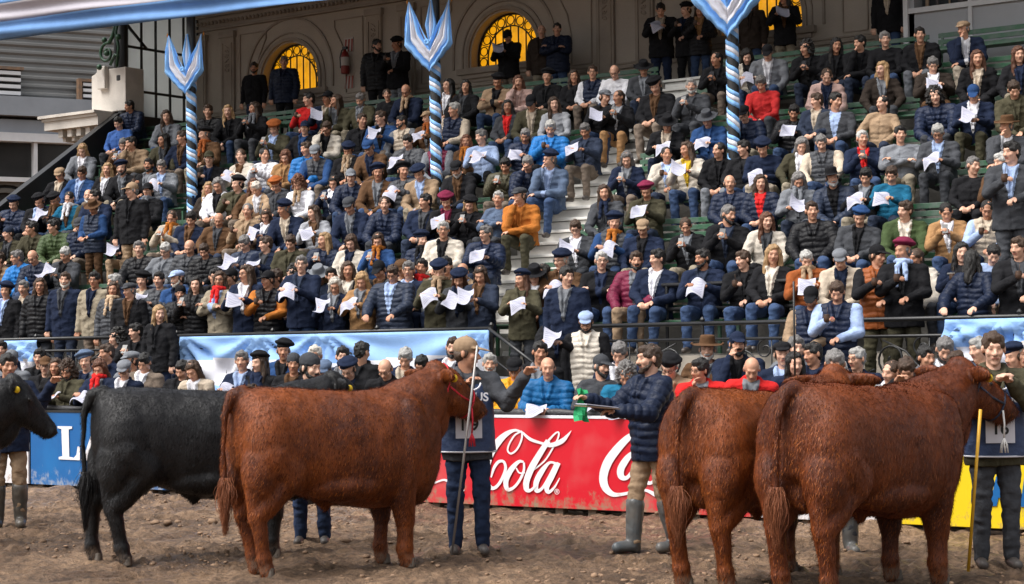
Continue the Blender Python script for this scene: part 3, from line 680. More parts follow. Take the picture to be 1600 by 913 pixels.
for px in (-120, 52, 230): x = hp(px, 250)[0]; b.box((x-.05, -.28, 1), (x+.05, .12, zf0-.13))
b.build('window_frame', M_wf, hall)
b = MB(); b.box((x0-6, 0, .5), (x1+4, .05, zf0-.1)); b.build('glazing', M_hg, hall)
M_arch = mat('arch_reflection', (.13, .12, .105), .8, .2, 2)  # painted reflection: arches mirrored in the glazing, modelled as raised bars
for px in (8, 118):
    cx, cz = hp(px, 330); b = MB(); R = hp(px+62, 250)[0]-cx
    for i in range(18):
        a, c = math.pi*i/18, math.pi*(i+1)/18
        for r in (R, R*.78): b.bar((cx+r*math.cos(a), -.06, cz-.2+r*.9*math.sin(a)), (cx+r*math.cos(c), -.06, cz-.2+r*.9*math.sin(c)), .12, .12, (0, 1, 0))
    b.build('reflected_arch', M_arch, hall)
def louvre(px, py, w_, h_, lb):
    x, z = hp(px, py); p = Vector((c0.x, c0.y, 0))+hd*x-nrm*.12*(1 if nrm.dot(CF) > 0 else -1); t = empty('louvre_vent', (p.x, p.y, z), math.atan2(hd.y, hd.x)); tag(t, lb, 'vent', 'white louvred vents on the corrugated hall')
    b = MB(); b.box((-w_/2, -.05, -h_/2), (w_/2, .02, h_/2)); b.build('opening', M_dark, t); b = MB()
    for i in range(4): zz_ = -h_/2+h_*(i+.5)/4; b.box((-w_/2+.03, -.2, zz_-h_*.06), (w_/2-.03, -.05, zz_+h_*.07))
    b.build('slat', M_wf, t)
    b = MB(); b.box((-w_/2-.1, -.22, -h_/2), (-w_/2, .02, h_/2)); b.box((-w_/2-.1, -.22, h_/2), (w_/2+.05, .02, h_/2+.08)); b.build('frame', mat('rusty_frame', (.30, .16, .08), .8, .5, 5, col2=(.1, .09, .08)), t)
louvre(8, 132, .75, .72, 'white louvred vent at the left edge of the corrugated wall'); louvre(132, 148, .3, .62, 'small rusty framed vent beside the stone pedestal')

# ---------------------------------------------------------------- box at the top right, extinguisher, landing bits
bxp = at_y(1418, 60, 27.5); vip = empty('viewing_box', (bxp.x, 27.5, 0)); tag(vip, 'grey fronted viewing box with white framed glass above the top row', 'viewing box')
za, zb_ = at_y(1418, 23, 27.5).z, at_y(1418, 92, 27.5).z-.6
M_vg = mat('box_grey', (.36, .37, .39), .6, .06, 2); M_vglass = mat('box_glass', (.05, .055, .06), .1, .4, 3)
b = MB(); b.box((0, 0, zb_), (XR-bxp.x, .12, za)); b.box((0, 0, zb_), (.12, 1.2, za+2)); b.build('front', M_vg, vip)
b = MB(); b.box((-.03, -.05, za), (XR-bxp.x, .15, za+.08)); b.box((-.04, -.06, zb_), (.035, .16, za+2.4)); x = at_y(1518, 60, 27.5).x-bxp.x; b.box((x-.03, -.045, za-.55), (x+.03, .16, za+2.4)); b.build('frame', M_wf, vip)
b = MB(); b.box((.1, .3, za), (XR-bxp.x, .33, za+2.2)); b.build('glass', M_vglass, vip)
b = MB()
for i, (q, h, w_) in enumerate(((.25, .25, .12), (.42, .28, .1), (.62, .3, .06), (.85, .16, .35), (1.3, .2, .3), (2.0, .12, .5), (2.7, .16, .6))): b.lathe((q, .2, za+.08), [(w_/2*.5, 0), (w_/2*.5, h*.7), (w_/2*.3, h), (.01, h)], 10, i % 2)
b.build('shelf_goods', [mat('goods_tan', (.3, .22, .15), .7), mat('goods_dark', (.05, .04, .04), .5)], vip)
p = at_y(545, 98, WALLY-.02); ex = empty('fire_extinguisher', (p.x, WALLY-.13, p.z)); tag(ex, 'red fire extinguisher hanging on the cream wall below a striped sign', 'extinguisher')
M_er = mat('extinguisher_red', (.22, .02, .015), .35); M_el = mat('extinguisher_label', (.5, .46, .42), .6)
b = MB(); b.lathe((0, 0, -.24), [(.075, 0), (.085, .02), (.085, .36), (.06, .43), (.025, .46), (.025, .5)], 16); b.build('cylinder', M_er, ex, smooth=True)
b = MB(); b.lathe((0, 0, -.08), [(.0862, 0), (.0862, .17)], 16); b.build('label_band', M_el, ex); b = MB(); b.tube([(0, 0, .26), (-.07, -.02, .24), (-.11, -.03, .1), (-.1, -.03, -.12)], .012, 6); b.box((-.03, -.05, .25), (.07, .01, .3)); b.build('hose', M_iron, ex)
sg = empty('striped_sign', (p.x, WALLY-.012, p.z)); tag(sg, 'red and white striped wall sign behind the fire extinguisher', 'sign')
b = MB(); b.box((-.12, -.006, .22), (.12, .004, .5)); b.box((-.12, -.006, -.52), (.12, .004, -.27)); b.build('plate', mat('sign_white', (.5, .46, .43), .6), sg)
b = MB()
for z0_ in (.22, -.52):
    for i in range(3): b.poly([(-.12+.09*i, -.0075, z0_), (-.08+.09*i, -.0075, z0_), (-.04+.08*i, -.0075, z0_+.25), (-.09+.08*i, -.0075, z0_+.25)], (0, -.001, 0))
b.build('stripe', mat('sign_red', (.30, .05, .03), .6), sg)
# ---------------------------------------------------------------- people
COLS = dict(navy=(.012,.019,.044), black=(.011,.011,.013), grey=(.17,.18,.20), lgrey=(.34,.35,.38), dgrey=(.055,.058,.066), slate=(.028,.038,.066), steel=(.10,.14,.22), brown=(.10,.052,.026), dbrown=(.035,.026,.021),
    tan=(.34,.235,.15), beige=(.50,.42,.33), khaki=(.27,.23,.17), camel=(.36,.20,.09), cream=(.62,.56,.48), white=(.68,.68,.72), blue=(.022,.060,.165), sky=(.02,.17,.48), azure=(.010,.09,.23), lblue=(.34,.44,.66), olive=(.062,.056,.034), green=(.05,.075,.03),
    red=(.55,.02,.02), maroon=(.17,.018,.05), rust=(.32,.09,.025), orange=(.38,.13,.025), mustard=(.60,.28,.012), yellow=(.6,.4,.03), pink=(.50,.34,.30), teal=(.012,.12,.22), taupe=(.18,.14,.11), jeans=(.04,.068,.14), djeans=(.022,.036,.078), plaid=(.05,.12,.35), redwhite=(.5,.03,.03), plaidtan=(.5,.36,.24))
CNAME = dict(lgrey='light grey', dgrey='dark grey', slate='slate blue', steel='steel blue', dbrown='dark brown', sky='bright blue', azure='petrol blue', lblue='pale blue', plaid='blue checked', redwhite='red and white', plaidtan='checked tan', teal='teal', rust='rust')
HAIRC = dict(k=(.012,.010,.009), brown=(.055,.03,.017), y=(.40,.25,.12), grey=(.17,.16,.155), white=(.42,.41,.39), w=(.52,.48,.42), red=(.13,.05,.025), r=(.10,.04,.02))
def obj_mat(name, rough, var, vs, bump, bs, sheen=0, spec=.18): return mat(name, (1, 1, 1), rough, var, vs, bump, bs, obj=True, sheen=sheen, spec=spec)
M_cloth = obj_mat('wool_cloth', .9, .2, 7, .022, 13, 0); M_quilt = obj_mat('quilted_nylon', .48, .16, 6, .012, 20); M_denim = obj_mat('trouser_cloth', .85, .25, 9, .02, 14)
M_felt = obj_mat('felt', .95, .15, 12, .003, 40, 0); M_hair = mat('hair', (1, 1, 1), .5, .35, 9, .012, 34, obj=True, stretch=(4, 4, .7))
M_shoe = mat('shoe_leather', (.05, .034, .024), .5, .5, 4, col2=(.10, .09, .085)); M_glass = mat('spectacle_frame', (.012, .012, .012), .3)
def skin_mat():
    m = bpy.data.materials.new('skin'); m.use_nodes = True; n = m.node_tree.nodes; L = m.node_tree.links; b = n['Principled BSDF']; b.inputs['Roughness'].default_value = .5
    b.inputs['Subsurface Weight'].default_value = .0
    oi = n.new('ShaderNodeObjectInfo'); r = n.new('ShaderNodeValToRGB'); e = r.color_ramp.elements
    e[0].position = 0; e[0].color = (.46, .215, .125, 1); e[1].position = 1; e[1].color = (.72, .43, .31, 1); k = r.color_ramp.elements.new(.45); k.color = (.62, .33, .215, 1); L.new(oi.outputs['Random'], r.inputs[0])
    at = n.new('ShaderNodeAttribute'); at.attribute_name = 'feat'; sp = n.new('ShaderNodeSeparateColor'); L.new(at.outputs['Color'], sp.inputs[0])
    tc = n.new('ShaderNodeTexCoord'); t = n.new('ShaderNodeTexNoise'); t.inputs['Scale'].default_value = 16; L.new(tc.outputs['Object'], t.inputs['Vector']); rr = n.new('ShaderNodeMapRange'); rr.inputs[1].default_value = .3; rr.inputs[2].default_value = .7; rr.inputs[3].default_value = .86; rr.inputs[4].default_value = 1.1; L.new(t.outputs[0], rr.inputs[0])
    sc = n.new('ShaderNodeVectorMath'); sc.operation = 'SCALE'; L.new(r.outputs[0], sc.inputs[0]); L.new(rr.outputs[0], sc.inputs['Scale'])
    a = n.new('ShaderNodeMix'); a.data_type = 'RGBA'; L.new(sp.outputs[1], a.inputs[0]); L.new(sc.outputs[0], a.inputs[6]); a.inputs[7].default_value = (.36, .09, .075, 1)
    c = n.new('ShaderNodeMix'); c.data_type = 'RGBA'; L.new(sp.outputs[0], c.inputs[0]); L.new(a.outputs[2], c.inputs[6]); c.inputs[7].default_value = (.03, .018, .014, 1)
    L.new(c.outputs[2], b.inputs['Base Color']); return m
M_skin = skin_mat()
HEADR = Matrix.Identity(4)
def tf(prims, Mx):
    A = np.array(Mx); out = []
    for v, f in prims:
        out.append((v @ A[:3, :3].T + A[:3, 3], f))
    return out
def head_prims():
    P = [p_ell((0, .015, .032), (.077, .097, .088)), p_ell((0, -.022, -.03), (.062, .066, .086)), p_ell((0, -.056, -.092), (.03, .03, .024)), p_ell((0, -.02, -.07), (.052, .05, .045)),
         p_cap((0, -.084, .016), (0, -.108, -.022), .009, .0145), p_cap((-.032, -.082, .036), (.032, -.082, .036), .011), p_cap((-.018, -.082, -.056), (.018, -.082, -.056), .011)]
    for s in (-1, 1): P += [p_ell((s*.036, -.058, -.018), (.028, .028, .028)), p_ell((s*.08, .012, -.004), (.011, .019, .031), (0, 0, s*18)), p_ell((s*.012, -.102, -.026), .011), p_ell((s*.03, -.074, .012), .0125)]
    return P
def hand_prims(wr, el, s, curl=.5, r=.009):
    """palm, four bent fingers of unequal length and a thumb leaving the side of the palm; wr wrist, el elbow"""
    wr, el = Vector(wr), Vector(el); d = (wr-el).normalized(); side = d.cross(Vector((0, 0, 1)))
    side = side.normalized() if side.length > .1 else Vector((1, 0, 0)); up = side.cross(d).normalized()
    P = [p_cap(wr, wr+d*.03, .026, .028), p_cap(wr+d*.035-side*.022, wr+d*.085-side*.026, .017, .013), p_cap(wr+d*.035+side*.022, wr+d*.085+side*.026, .017, .013), p_cap(wr+d*.035, wr+d*.088, .018, .013)]
    for i, (o, l) in enumerate(((-.034, .9), (-.0115, 1.0), (.0115, .96), (.034, .78))):
        a = wr+d*.085+side*o; b_ = a+(d*math.cos(curl)-up*math.sin(curl))*.036*l; c = b_+(d*math.cos(curl*2.1)-up*math.sin(curl*2.1))*.032*l
        P += [p_cap(a, b_, r+.0015, r, 8, 3), p_cap(b_, c, r, r-.0015, 8, 3)]
    th = side*(-s); a = wr+d*.025+th*.024; b_ = a+(d*.6+th*.7-up*.35).normalized()*.04; c = b_+(d*.9+th*.1-up*.4).normalized()*.03
    P += [p_cap(a, b_, .014, .011, 8, 3), p_cap(b_, c, .011, .009, 8, 3)]; return P
# arm targets relative to the middle of the shoulders: (elbow, wrist) of the person's own right (-x) then left side
ARMS = dict(
    l=(((-.255, -.09, -.27), (-.09, -.30, -.36)), ((.255, -.08, -.27), (.08, -.28, -.34))),
    l2=(((-.28, -.15, -.25), (-.17, -.36, -.40)), ((.28, -.14, -.25), (.15, -.35, -.39))), l3=(((-.24, -.26, -.27), (-.05, -.42, -.36)), ((.23, -.26, -.27), (.05, -.41, -.33))),
    r=(((-.25, -.15, -.25), (-.12, -.36, -.16)), ((.25, -.14, -.25), (.12, -.35, -.17))),
    f=(((-.24, -.16, -.24), (-.07, -.33, -.10)), ((.25, -.13, -.26), (.05, -.32, -.13))),
    c=(((-.17, -.27, -.26), (-.055, -.20, .055)), ((.25, -.13, -.26), (-.10, -.29, -.29))),
    h=(((-.24, -.16, -.25), (-.06, -.33, -.14)), ((.255, -.09, -.27), (.08, -.29, -.33))),
    x=(((-.25, -.12, -.25), (.09, -.24, -.19)), ((.25, -.12, -.25), (-.10, -.22, -.16))),
    d=(((-.265, .01, -.29), (-.255, -.07, -.53)), ((.265, .01, -.29), (.255, -.06, -.53))),
    dl=(((-.265, -.03, -.29), (-.10, -.25, -.37)), ((.265, -.02, -.29), (.09, -.24, -.36))),
    e=(((-.29, -.17, -.25), (-.20, -.40, -.36)), ((.29, -.17, -.25), (.20, -.40, -.36))),
    # hands of the men in the ring
    lead=(((-.24, -.17, -.24), (-.10, -.38, -.02)), ((.30, -.16, -.22), (.36, -.42, -.08))), judge=(((-.25, -.2, -.22), (-.24, -.46, -.13)), ((.25, -.2, -.24), (.16, -.45, -.22))),
    chin2=(((-.25, -.19, -.22), (-.07, -.30, .06)), ((.25, -.19, -.22), (.06, -.31, .05))))
GAZE = dict(d=(6, 30), f=(18, 5), l=(-34, 7), r=(50, 8), b=(178, 8))
_cache = {}
def figure(stand_, arms, gaze, style, lean=0, vox=.0105, sex='m', wide=1.0, step=0):
    """meshes of one figure facing -y with its feet on z=0: skin, garment front/rest, trousers, shoes and the head's place"""
    key = (stand_, arms, gaze, style, lean, vox, sex, wide, step)
    if key in _cache: return _cache[key]
    hip = .92 if stand_ else .50; sh = hip+.49; f = .93 if sex == 'w' else 1.0
    S = Vector((0, -.02, sh)); R = Matrix.Translation((0, 0, hip)) @ Matrix.Rotation(rad(lean), 4, 'X') @ Matrix.Translation((0, 0, -hip))
    gy, gp = GAZE[gaze] if isinstance(gaze, str) else gaze
    HM = R @ Matrix.Translation((0, -.045 if not stand_ else -.03, sh+.20)) @ Matrix.Rotation(rad(gy), 4, 'Z') @ Matrix.Rotation(rad(gp-lean*.7), 4, 'X')
    if gp > 20: HM = HM @ Matrix.Translation((0, -.012, -.012))
    up = lambda p: tuple(R @ Vector(p))
    shp = [(-.185*f*wide, 0, -.015), (.185*f*wide, 0, -.015)]; arm = ARMS[arms]
    J = []
    for i in (0, 1):
        a = R @ (S+Vector(shp[i])); e = R @ (S+Vector(arm[i][0])*1.0); w_ = R @ (S+Vector(arm[i][1])); J.append((a, e, w_))
    if stand_: legs = [((-.085, 0, hip-.02), (-.105, -.03-step*.5, .49), (-.11, .02-step, .09)), ((.085, 0, hip-.02), (.105, -.03+step*.3, .49), (.11, .02+step*.7, .09))]
    else: legs = [((-.095, -.02, .50), (-.145, -.44, .53), (-.14, -.40, .10)), ((.095, -.02, .50), (.145, -.44, .53), (.14, -.42, .10))]
    # skin
    P = tf(head_prims(), HM); nk = R @ (S+Vector((0, .01, .03))); hb = HM @ Vector((0, .02, -.07)); P.append(p_cap(nk, hb, .056*f, .052*f))
    P += [p_cap(R @ Vector((0, 0, hip)), R @ Vector((0, -.01, sh-.06)), .095, .10), p_cap(R @ Vector((-.09, -.01, sh-.05)), R @ Vector((.09, -.01, sh-.05)), .06)]
    for i, s in ((0, -1), (1, 1)):
        a, e, w_ = J[i]; P += [p_cap(a, e, .036, .03), p_cap(e, w_, .03, .026)]; P += hand_prims(w_+(w_-e).normalized()*.012, e, s, .9 if arms in 'rfhl' else .55)
        h_, k_, an = [Vector(q) for q in legs[i]]; P += [p_cap(h_, k_, .06, .045), p_cap(k_, an, .045, .03), p_cap(R @ Vector((0, 0, hip)), h_, .07, .06)]
    body = voxel('person', P, vox, 2, .4); V = get_v(body); A = np.array(HM.inverted()); H = V @ A[:3, :3].T+A[:3, 3]; x, y, z = np.abs(H[:, 0]), H[:, 1], H[:, 2]
    eye = ((x > .016) & (x < .046) & (z > .006) & (z < .019) & (y < -.062)); brow = ((x > .012) & (x < .052) & (z > .031) & (z < .043) & (y < -.07)); lip = ((x < .026) & (z > -.064) & (z < -.049) & (y < -.078))
    col = np.zeros((len(V), 4)); col[:, 3] = 1; col[:, 0] = np.where(eye, .6, 0)+np.where(brow & ~eye, .4, 0)+np.where((x < .014) & (z < -.03) & (z > -.043) & (y < -.09), .4, 0); col[:, 1] = lip*.8
    at = body.color_attributes.new('feat', 'FLOAT_COLOR', 'POINT'); at.data.foreach_set('color', col.ravel()); body.materials.append(M_skin)
    # garment
    t = {'p': .026, 'c': .017, 'v': .016, 's': .006, 'f': .002}[style]; cz = hip; W = wide*(1 if sex == 'm' else .93); low = (.52 if sex == 'm' else .47) if stand_ else 0
    if stand_: st = [(0, .0, cz-.16 if style in 'cpv' else cz-.08, .185*W+t, .13+t), (0, 0, cz-.04, .19*W+t, .135+t)]
    else: st = [(0, .0, cz-.045, .20*W+t, .14+t)]
    st += [(0, -.005, cz+.08, .18*W+t, .135+t*1.3), (0, -.01, cz+.22, .185*W+t, .13+t*1.2), (0, -.012, cz+.36, .20*W+t, .13+t), (0, -.005, cz+.45, .175*W+t, .11+t), (0, .0, cz+.505, .11+t, .09+t*.6), (0, -.0, cz+.535, .072+t*.5, .072+t*.5), (0, -.0, cz+.55, .060+t*.3, .062+t*.3)]
    if stand_: pass
    G = [p_loft(st, 28, 2.25)]; G = tf(G, R); bones = [(Vector((0, 0, cz-.1)), R @ Vector((0, 0, cz+.5)), 0)]
    for i in (0, 1):
        a, e, w_ = J[i]; G += [p_cap(R @ (S+Vector((shp[i][0]*.35, .005, -.01))), a, .078+t*.6, .062+t), p_cap(a, e, .062+t, .050+t), p_cap(e, w_, .051+t, .037+t*.8)]; bones += [(a, e, 1), (e, w_, 1)]
    if style in 'cpv':
        for s in (-1, 1):   # stand or fold of the collar and the two front edges
            c0, c1, c2, c3 = [R @ (S+Vector(q)) for q in ((s*.03, .075, .085), (s*.083, .02, .075), (s*.062, -.088, .035), (s*.030, -.152, -.10))]
            G += [p_cap((c0.x*0, c0.y, c0.z), c0, .024), p_cap(c0, c1, .023), p_cap(c1, c2, .022), p_cap(c2, c3, .02, .013)]
            if style == 'c': c4 = R @ (S+Vector((s*.012, -.165, -.30))); G += [p_cap(c3, c4, .014, .01)]
    if style in 'pc' and (arms in 'rfh' or gaze == 'd'): G += [p_cap(R @ (S+Vector((-.04, .06, .05))), R @ (S+Vector((.04, .06, .05))), .04+t*.6)]
    if not stand_ and style in 'cp':
        for s in (-1, 1): G.append(p_cap((s*.1, 0, .505), (s*.125, -.16, .535), .098, .088))
    gm = voxel('g', G, vox*1.15, 2, .45); V = get_v(gm); N = get_n(gm)
    # which bone, for quilting and sleeves
    D = []; T = []
    for (p, q, k) in bones:
        p, q = np.array(p), np.array(q); d = q-p; L = np.linalg.norm(d); u = np.clip(((V-p) @ d)/L**2, 0, 1); D.append(np.linalg.norm(V-(p+u[:, None]*d), axis=1)-(.10 if k == 0 else 0)); T.append(u*L)
    D = np.array(D); nb = D.argmin(0); tt = np.choose(nb, T); sleeve = nb > 0
    nz = vnoise(V*17); nz2 = vnoise(V*np.array([9, 9, 24])+vnoise(V*5)[:, None]*1.5)
    if style == 'p' or style == 'v': V = V+N*(np.where(sleeve & (style == 'v'), nz2*.006, (np.abs(np.sin((tt+vnoise(V*7)*.012)/.066*math.pi))**.7*(.012+.004*nz2)-.006)+nz*.006+nz2*.004))[:, None]
    else: V = V+N*((nz2*.011+nz*.006)*(1.0 if style != 'f' else .7))[:, None]
    Hl = V @ np.array(R.inverted())[:3, :3].T+np.array(R.inverted())[:3, 3]; fr = (np.abs(Hl[:, 0]) < .009) & (Hl[:, 1] < -.05) & (Hl[:, 2] < hip+.46) & ~sleeve
    V = V-N*(fr*.008)[:, None]; set_v(gm, V); Hl = V @ np.array(R.inverted())[:3, :3].T+np.array(R.inverted())[:3, 3]
    zz_ = Hl[:, 2]-hip; vee = (Hl[:, 1] < -.03) & (~sleeve | (np.abs(Hl[:, 0]) < .05)) & (np.abs(Hl[:, 0]) < .012+.075*np.clip((zz_-.12)/.38, 0, 1)) & (zz_ > .13)
    g1, g2 = split(gm, vee, ('jacket', 'shirt'), (M_quilt if style in 'pv' else M_cloth, M_cloth)); v1 = v2 = None
    sl_ = sleeve; v1, v2 = split(gm, sl_, ('vest', 'sleeves'), (M_quilt, M_cloth)) if style == 'v' else (None, None)
    gm.materials.append(M_quilt if style == 'p' else M_cloth); gm.name = 'jacket'
    # trousers, shoes
    Tp = [p_cap(R @ Vector((0, 0, hip-.02)), (0, 0, hip-.03), .10)]; Tp = [p_ell((0, .01, hip-.02), (.165*W, .125, .11))]
    for i in (0, 1):
        h_, k_, an = [Vector(q) for q in legs[i]]; Tp += [p_cap(h_, k_, .098*W, .072), p_cap(k_, an, .072, .060)]
    tm = voxel('trousers', Tp, vox*1.2, 2, .5); V = get_v(tm); N = get_n(tm); V = V+N*(vnoise(V*np.array([12, 12, 26])+vnoise(V*6)[:, None]*1.5)*.010)[:, None]; set_v(tm, V); tm.materials.append(M_denim)
    shoes = []
    for i in (0, 1):
        an = Vector(legs[i][2]); sp_ = [p_cap((an.x, an.y+.02, .055), (an.x*1.12, an.y-.15, .04), .045, .038), p_cap((an.x, an.y+.01, .06), (an.x, an.y, .13), .045, .045)]
        sm = voxel('shoe', sp_, vox*1.2, 1); V = get_v(sm); V[:, 2] = np.maximum(V[:, 2], .004); set_v(sm, V); sm.materials.append(M_shoe); shoes.append(sm)
    r = dict(body=body, whole=gm, jacket=g1, shirt=g2, vest=v1, sleeves=v2, trousers=tm, shoes=shoes, legs=legs, HM=HM, J=J, R=R, sh=sh); _cache[key] = r; return r
# hair and hats, in head space
def rough(me, amp, sc, st=(1, 1, 1)):
    V = get_v(me); N = get_n(me); V = V+N*vnoise(V*np.array(st)*sc*1.5)[:, None]*amp; set_v(me, V); return me
_acc = {}
def acc(kind):
    if kind in _acc: return _acc[kind]
    v = .009
    if kind == 'sh': me = rough(voxel('hair', [p_ell((0, .022, .045), (.085, .100, .084)), p_ell((0, .05, .0), (.078, .062, .085)), p_ell((0, -.045, .088), (.058, .04, .032))], v, 1), .012, 28)
    elif kind == 'bd': me = rough(voxel('hair', [p_ell((0, .058, -.005), (.079, .052, .058)), p_ell((-.07, .02, .01), (.014, .04, .035)), p_ell((.07, .02, .01), (.014, .04, .035))], v, 1), .006, 30)
    elif kind == 'hatsh': me = rough(voxel('hair', [p_ell((0, .05, -.01), (.08, .06, .07)), p_ell((-.07, -.0, .01), (.014, .03, .04)), p_ell((.07, -.0, .01), (.014, .03, .04))], v, 1), .006, 30)
    elif kind in ('lg', 'hatlg'):
        P = [p_ell((0, .03, .045), (.089, .096, .084)), p_cap((0, .06, .0), (0, .085, -.24), .075, .055), p_ell((0, -.03, .088), (.06, .045, .03))]
        for s in (-1, 1): P += [p_cap((s*.072, -.002, .04), (s*.088, .0, -.10), .028, .034), p_cap((s*.088, .0, -.10), (s*.095, -.045, -.27), .034, .022)]
        me = rough(voxel('hair', P, v, 1), .014, 16, (2.2, 2.2, .6))
    elif kind == 'bu': me = rough(voxel('hair', [p_ell((0, .022, .040), (.083, .098, .082)), p_ell((0, .052, .0), (.074, .056, .075)), p_ell((0, .125, .03), (.036, .04, .04)), p_cap((0, .13, .02), (0, .12, -.14), .026, .014)], v, 1), .006, 25)
    elif kind == 'cu':
        P = [p_ell((0, .035, .05), (.105, .11, .10)), p_ell((0, .07, -.02), (.10, .07, .09))]
        for s in (-1, 1): P.append(p_ell((s*.085, .03, -.03), (.04, .06, .09)))
        me = rough(voxel('hair', P, v, 0), .035, 34)
    elif kind == 'beard': me = rough(voxel('beard', [p_cap((-.045, -.045, -.065), (0, -.075, -.095), .022, .028), p_cap((.045, -.045, -.065), (0, -.075, -.095), .022, .028), p_cap((-.06, -.012, -.03), (-.05, -.04, -.065), .016, .02), p_cap((.06, -.012, -.03), (.05, -.04, -.065), .016, .02), p_cap((-.022, -.092, -.042), (.022, -.092, -.042), .009)], .007, 1), .006, 40)
    elif kind == 'be': me = rough(voxel('beret', tf([p_ell((0, .0, .0), (.130, .138, .042)), p_ell((0, .0, .012), (.10, .11, .056)), p_cap((0, 0, .05), (0, 0, .066), .006, .005)], Matrix.Translation((.016, .02, .100)) @ Euler((rad(-9), rad(9), 0)).to_matrix().to_4x4())+[p_ell((0, .014, .066), (.087, .103, .034))], v, 1), .006, 14)
    elif kind == 'fc': me = rough(voxel('flat_cap', [p_ell((0, .018, .078), (.098, .118, .056), (-7, 0, 0)), p_ell((0, -.085, .062), (.075, .058, .016), (10, 0, 0)), p_ell((0, .016, .062), (.087, .103, .03))], v, 1), .004, 20)
    elif kind == 'cp': me = voxel('cap', [p_ell((0, .016, .055), (.088, .105, .088)), p_ell((0, -.125, .050), (.068, .07, .0085), (9, 0, 0)), p_ell((0, -.075, .052), (.078, .05, .013)), p_ell((0, .016, .145), .009)], v*.9, 1)
    elif kind == 'br':
        pr = [(0, .016, .155, .05, .06), (0, .016, .158, .07, .085), (0, .016, .14, .078, .095), (0, .016, .07, .086, .105), (0, .016, .055, .088, .108)]
        me = voxel('brimmed_hat', [p_loft(pr, 24), p_ell((0, .01, .058), (.175, .185, .0085)), p_cap((-.165, -.05, .068), (-.165, .07, .068), .012), p_cap((.165, -.05, .068), (.165, .07, .068), .012)], v*.9, 1)
    elif kind == 'bn': me = rough(voxel('beanie', [p_ell((0, .018, .062), (.089, .107, .086)), p_ell((0, .016, .045), (.092, .109, .03))], v, 1), .003, 40)
    elif kind == 'glasses':
        b = MB()
        for s in (-1, 1):
            b.tube([(s*.033+.021*math.cos(t), -.096, .010+.016*math.sin(t)) for t in np.linspace(0, 2*math.pi, 13)], .0026, 5, cap=False); b.tube([(s*.054, -.094, .014), (s*.08, .0, .012)], .0024, 5)
        b.tube([(-.012, -.1, .014), (.012, -.1, .014)], .0026, 5); me = b.mesh('glasses', M_glass, True)
    me.materials.clear(); me.materials.append(M_glass if kind == 'glasses' else M_hair if kind in ('sh', 'bd', 'hatsh', 'lg', 'hatlg', 'bu', 'cu', 'beard') else M_felt); _acc[kind] = me; return me
def scarf_mesh(fg):
    if 'scarf' in fg: return fg['scarf']
    S = fg['R'] @ Vector((0, -.02, fg['sh'])); P = []
    for i in range(10):
        a, c = 2*math.pi*i/10, 2*math.pi*(i+1)/10; P.append(p_cap((S.x+.078*math.cos(a), S.y-.01+.078*math.sin(a), S.z+.075-.015*math.sin(a)), (S.x+.078*math.cos(c), S.y-.01+.078*math.sin(c), S.z+.075-.015*math.sin(c)), .034))
    P += [p_cap((S.x-.05, S.y-.10, S.z+.04), (S.x-.06, S.y-.165, S.z-.18), .032, .026), p_cap((S.x+.03, S.y-.11, S.z+.04), (S.x+.045, S.y-.17, S.z-.12), .032, .026)]
    me = rough(voxel('scarf', P, .011, 1), .012, 22); me.materials.append(M_felt); fg['scarf'] = me; return me
def colr(o, c, j=.0):
    k = 1+random.uniform(-j, j); o.color = (c[0]*k, c[1]*k, c[2]*k, 1); return o
def make_person(fg, head, body, sex, ex, loc, rz, sc=1.0, name='person', tilt=0.0):
    root = link(name, fg['body']); root.matrix_world = Matrix.Translation(loc) @ Matrix.Rotation(rz, 4, 'Z') @ Matrix.Rotation(tilt, 4, 'Y') @ Matrix.Scale(sc, 4)
    st = body.split('.'); style, c1 = st[0], COLS[st[1]]; c2 = COLS[st[2]] if len(st) > 2 else None; HM = fg['HM']
    if style == 'c' and c2 is None and random.random() < .55: c2 = COLS[random.choice(['grey', 'dgrey', 'beige', 'lblue', 'white', 'navy', 'black', 'brown'])]
    if style == 'v':
        colr(link('vest', fg['vest'], root), c1, .15); colr(link('sleeves', fg['sleeves'], root), c2 or COLS['lgrey'], .15)
    elif c2:
        colr(link('jacket', fg['jacket'], root), c1, .15); colr(link('shirt', fg['shirt'], root), c2, .15)
    else: colr(link('jacket', fg['whole'], root), c1, .18)
    tr = 'dgrey'
    for e in ex:
        if e.startswith('t.'): tr = e[2:]
    if not any(e.startswith('t.') for e in ex): tr = random.choice(['navy', 'dgrey', 'black', 'jeans', 'taupe', 'slate', 'jeans', 'khaki'])
    colr(link('trousers', fg['trousers'], root), COLS[tr], .2); [link('shoe', q, root) for q in fg['shoes']]
    h = head.split('.'); kind = h[0]
    if kind in ('sh', 'lg', 'bu', 'cu', 'bd'):
        o = link('hair', acc(kind), root, HM @ Matrix.Scale(random.uniform(.98, 1.05), 4)); colr(o, HAIRC[h[1]], .25)
    else:
        hc = h[2] if len(h) > 2 else random.choice(['k', 'brown', 'grey', 'brown'])
        if sex == 'w' and len(h) < 3: hc = random.choice(['brown', 'k'])
        o = link('hair', acc('hatlg' if (sex == 'w') else 'hatsh'), root, HM); colr(o, HAIRC[hc], .2)
        nm = dict(be='beret', fc='flat_cap', cp='cap', br='brimmed_hat', bn='beanie')[kind]
        T = HM if kind != 'be' else HM @ Euler((rad(random.uniform(-8, 8)), rad(random.uniform(-14, 6)), rad(random.uniform(-40, 40)))).to_matrix().to_4x4()
        o = link(nm, acc(kind), root, T); colr(o, COLS[h[1]], .1)
    for e in ex:
        if e == 'gl': link('glasses', acc('glasses'), root, HM)
        elif e.startswith('bd.'): colr(link('beard', acc('beard'), root, HM), HAIRC[e[3:]], .2)
        elif e.startswith('sc.'): colr(link('scarf', scarf_mesh(fg), root), COLS[e[3:]], .1)
    return root
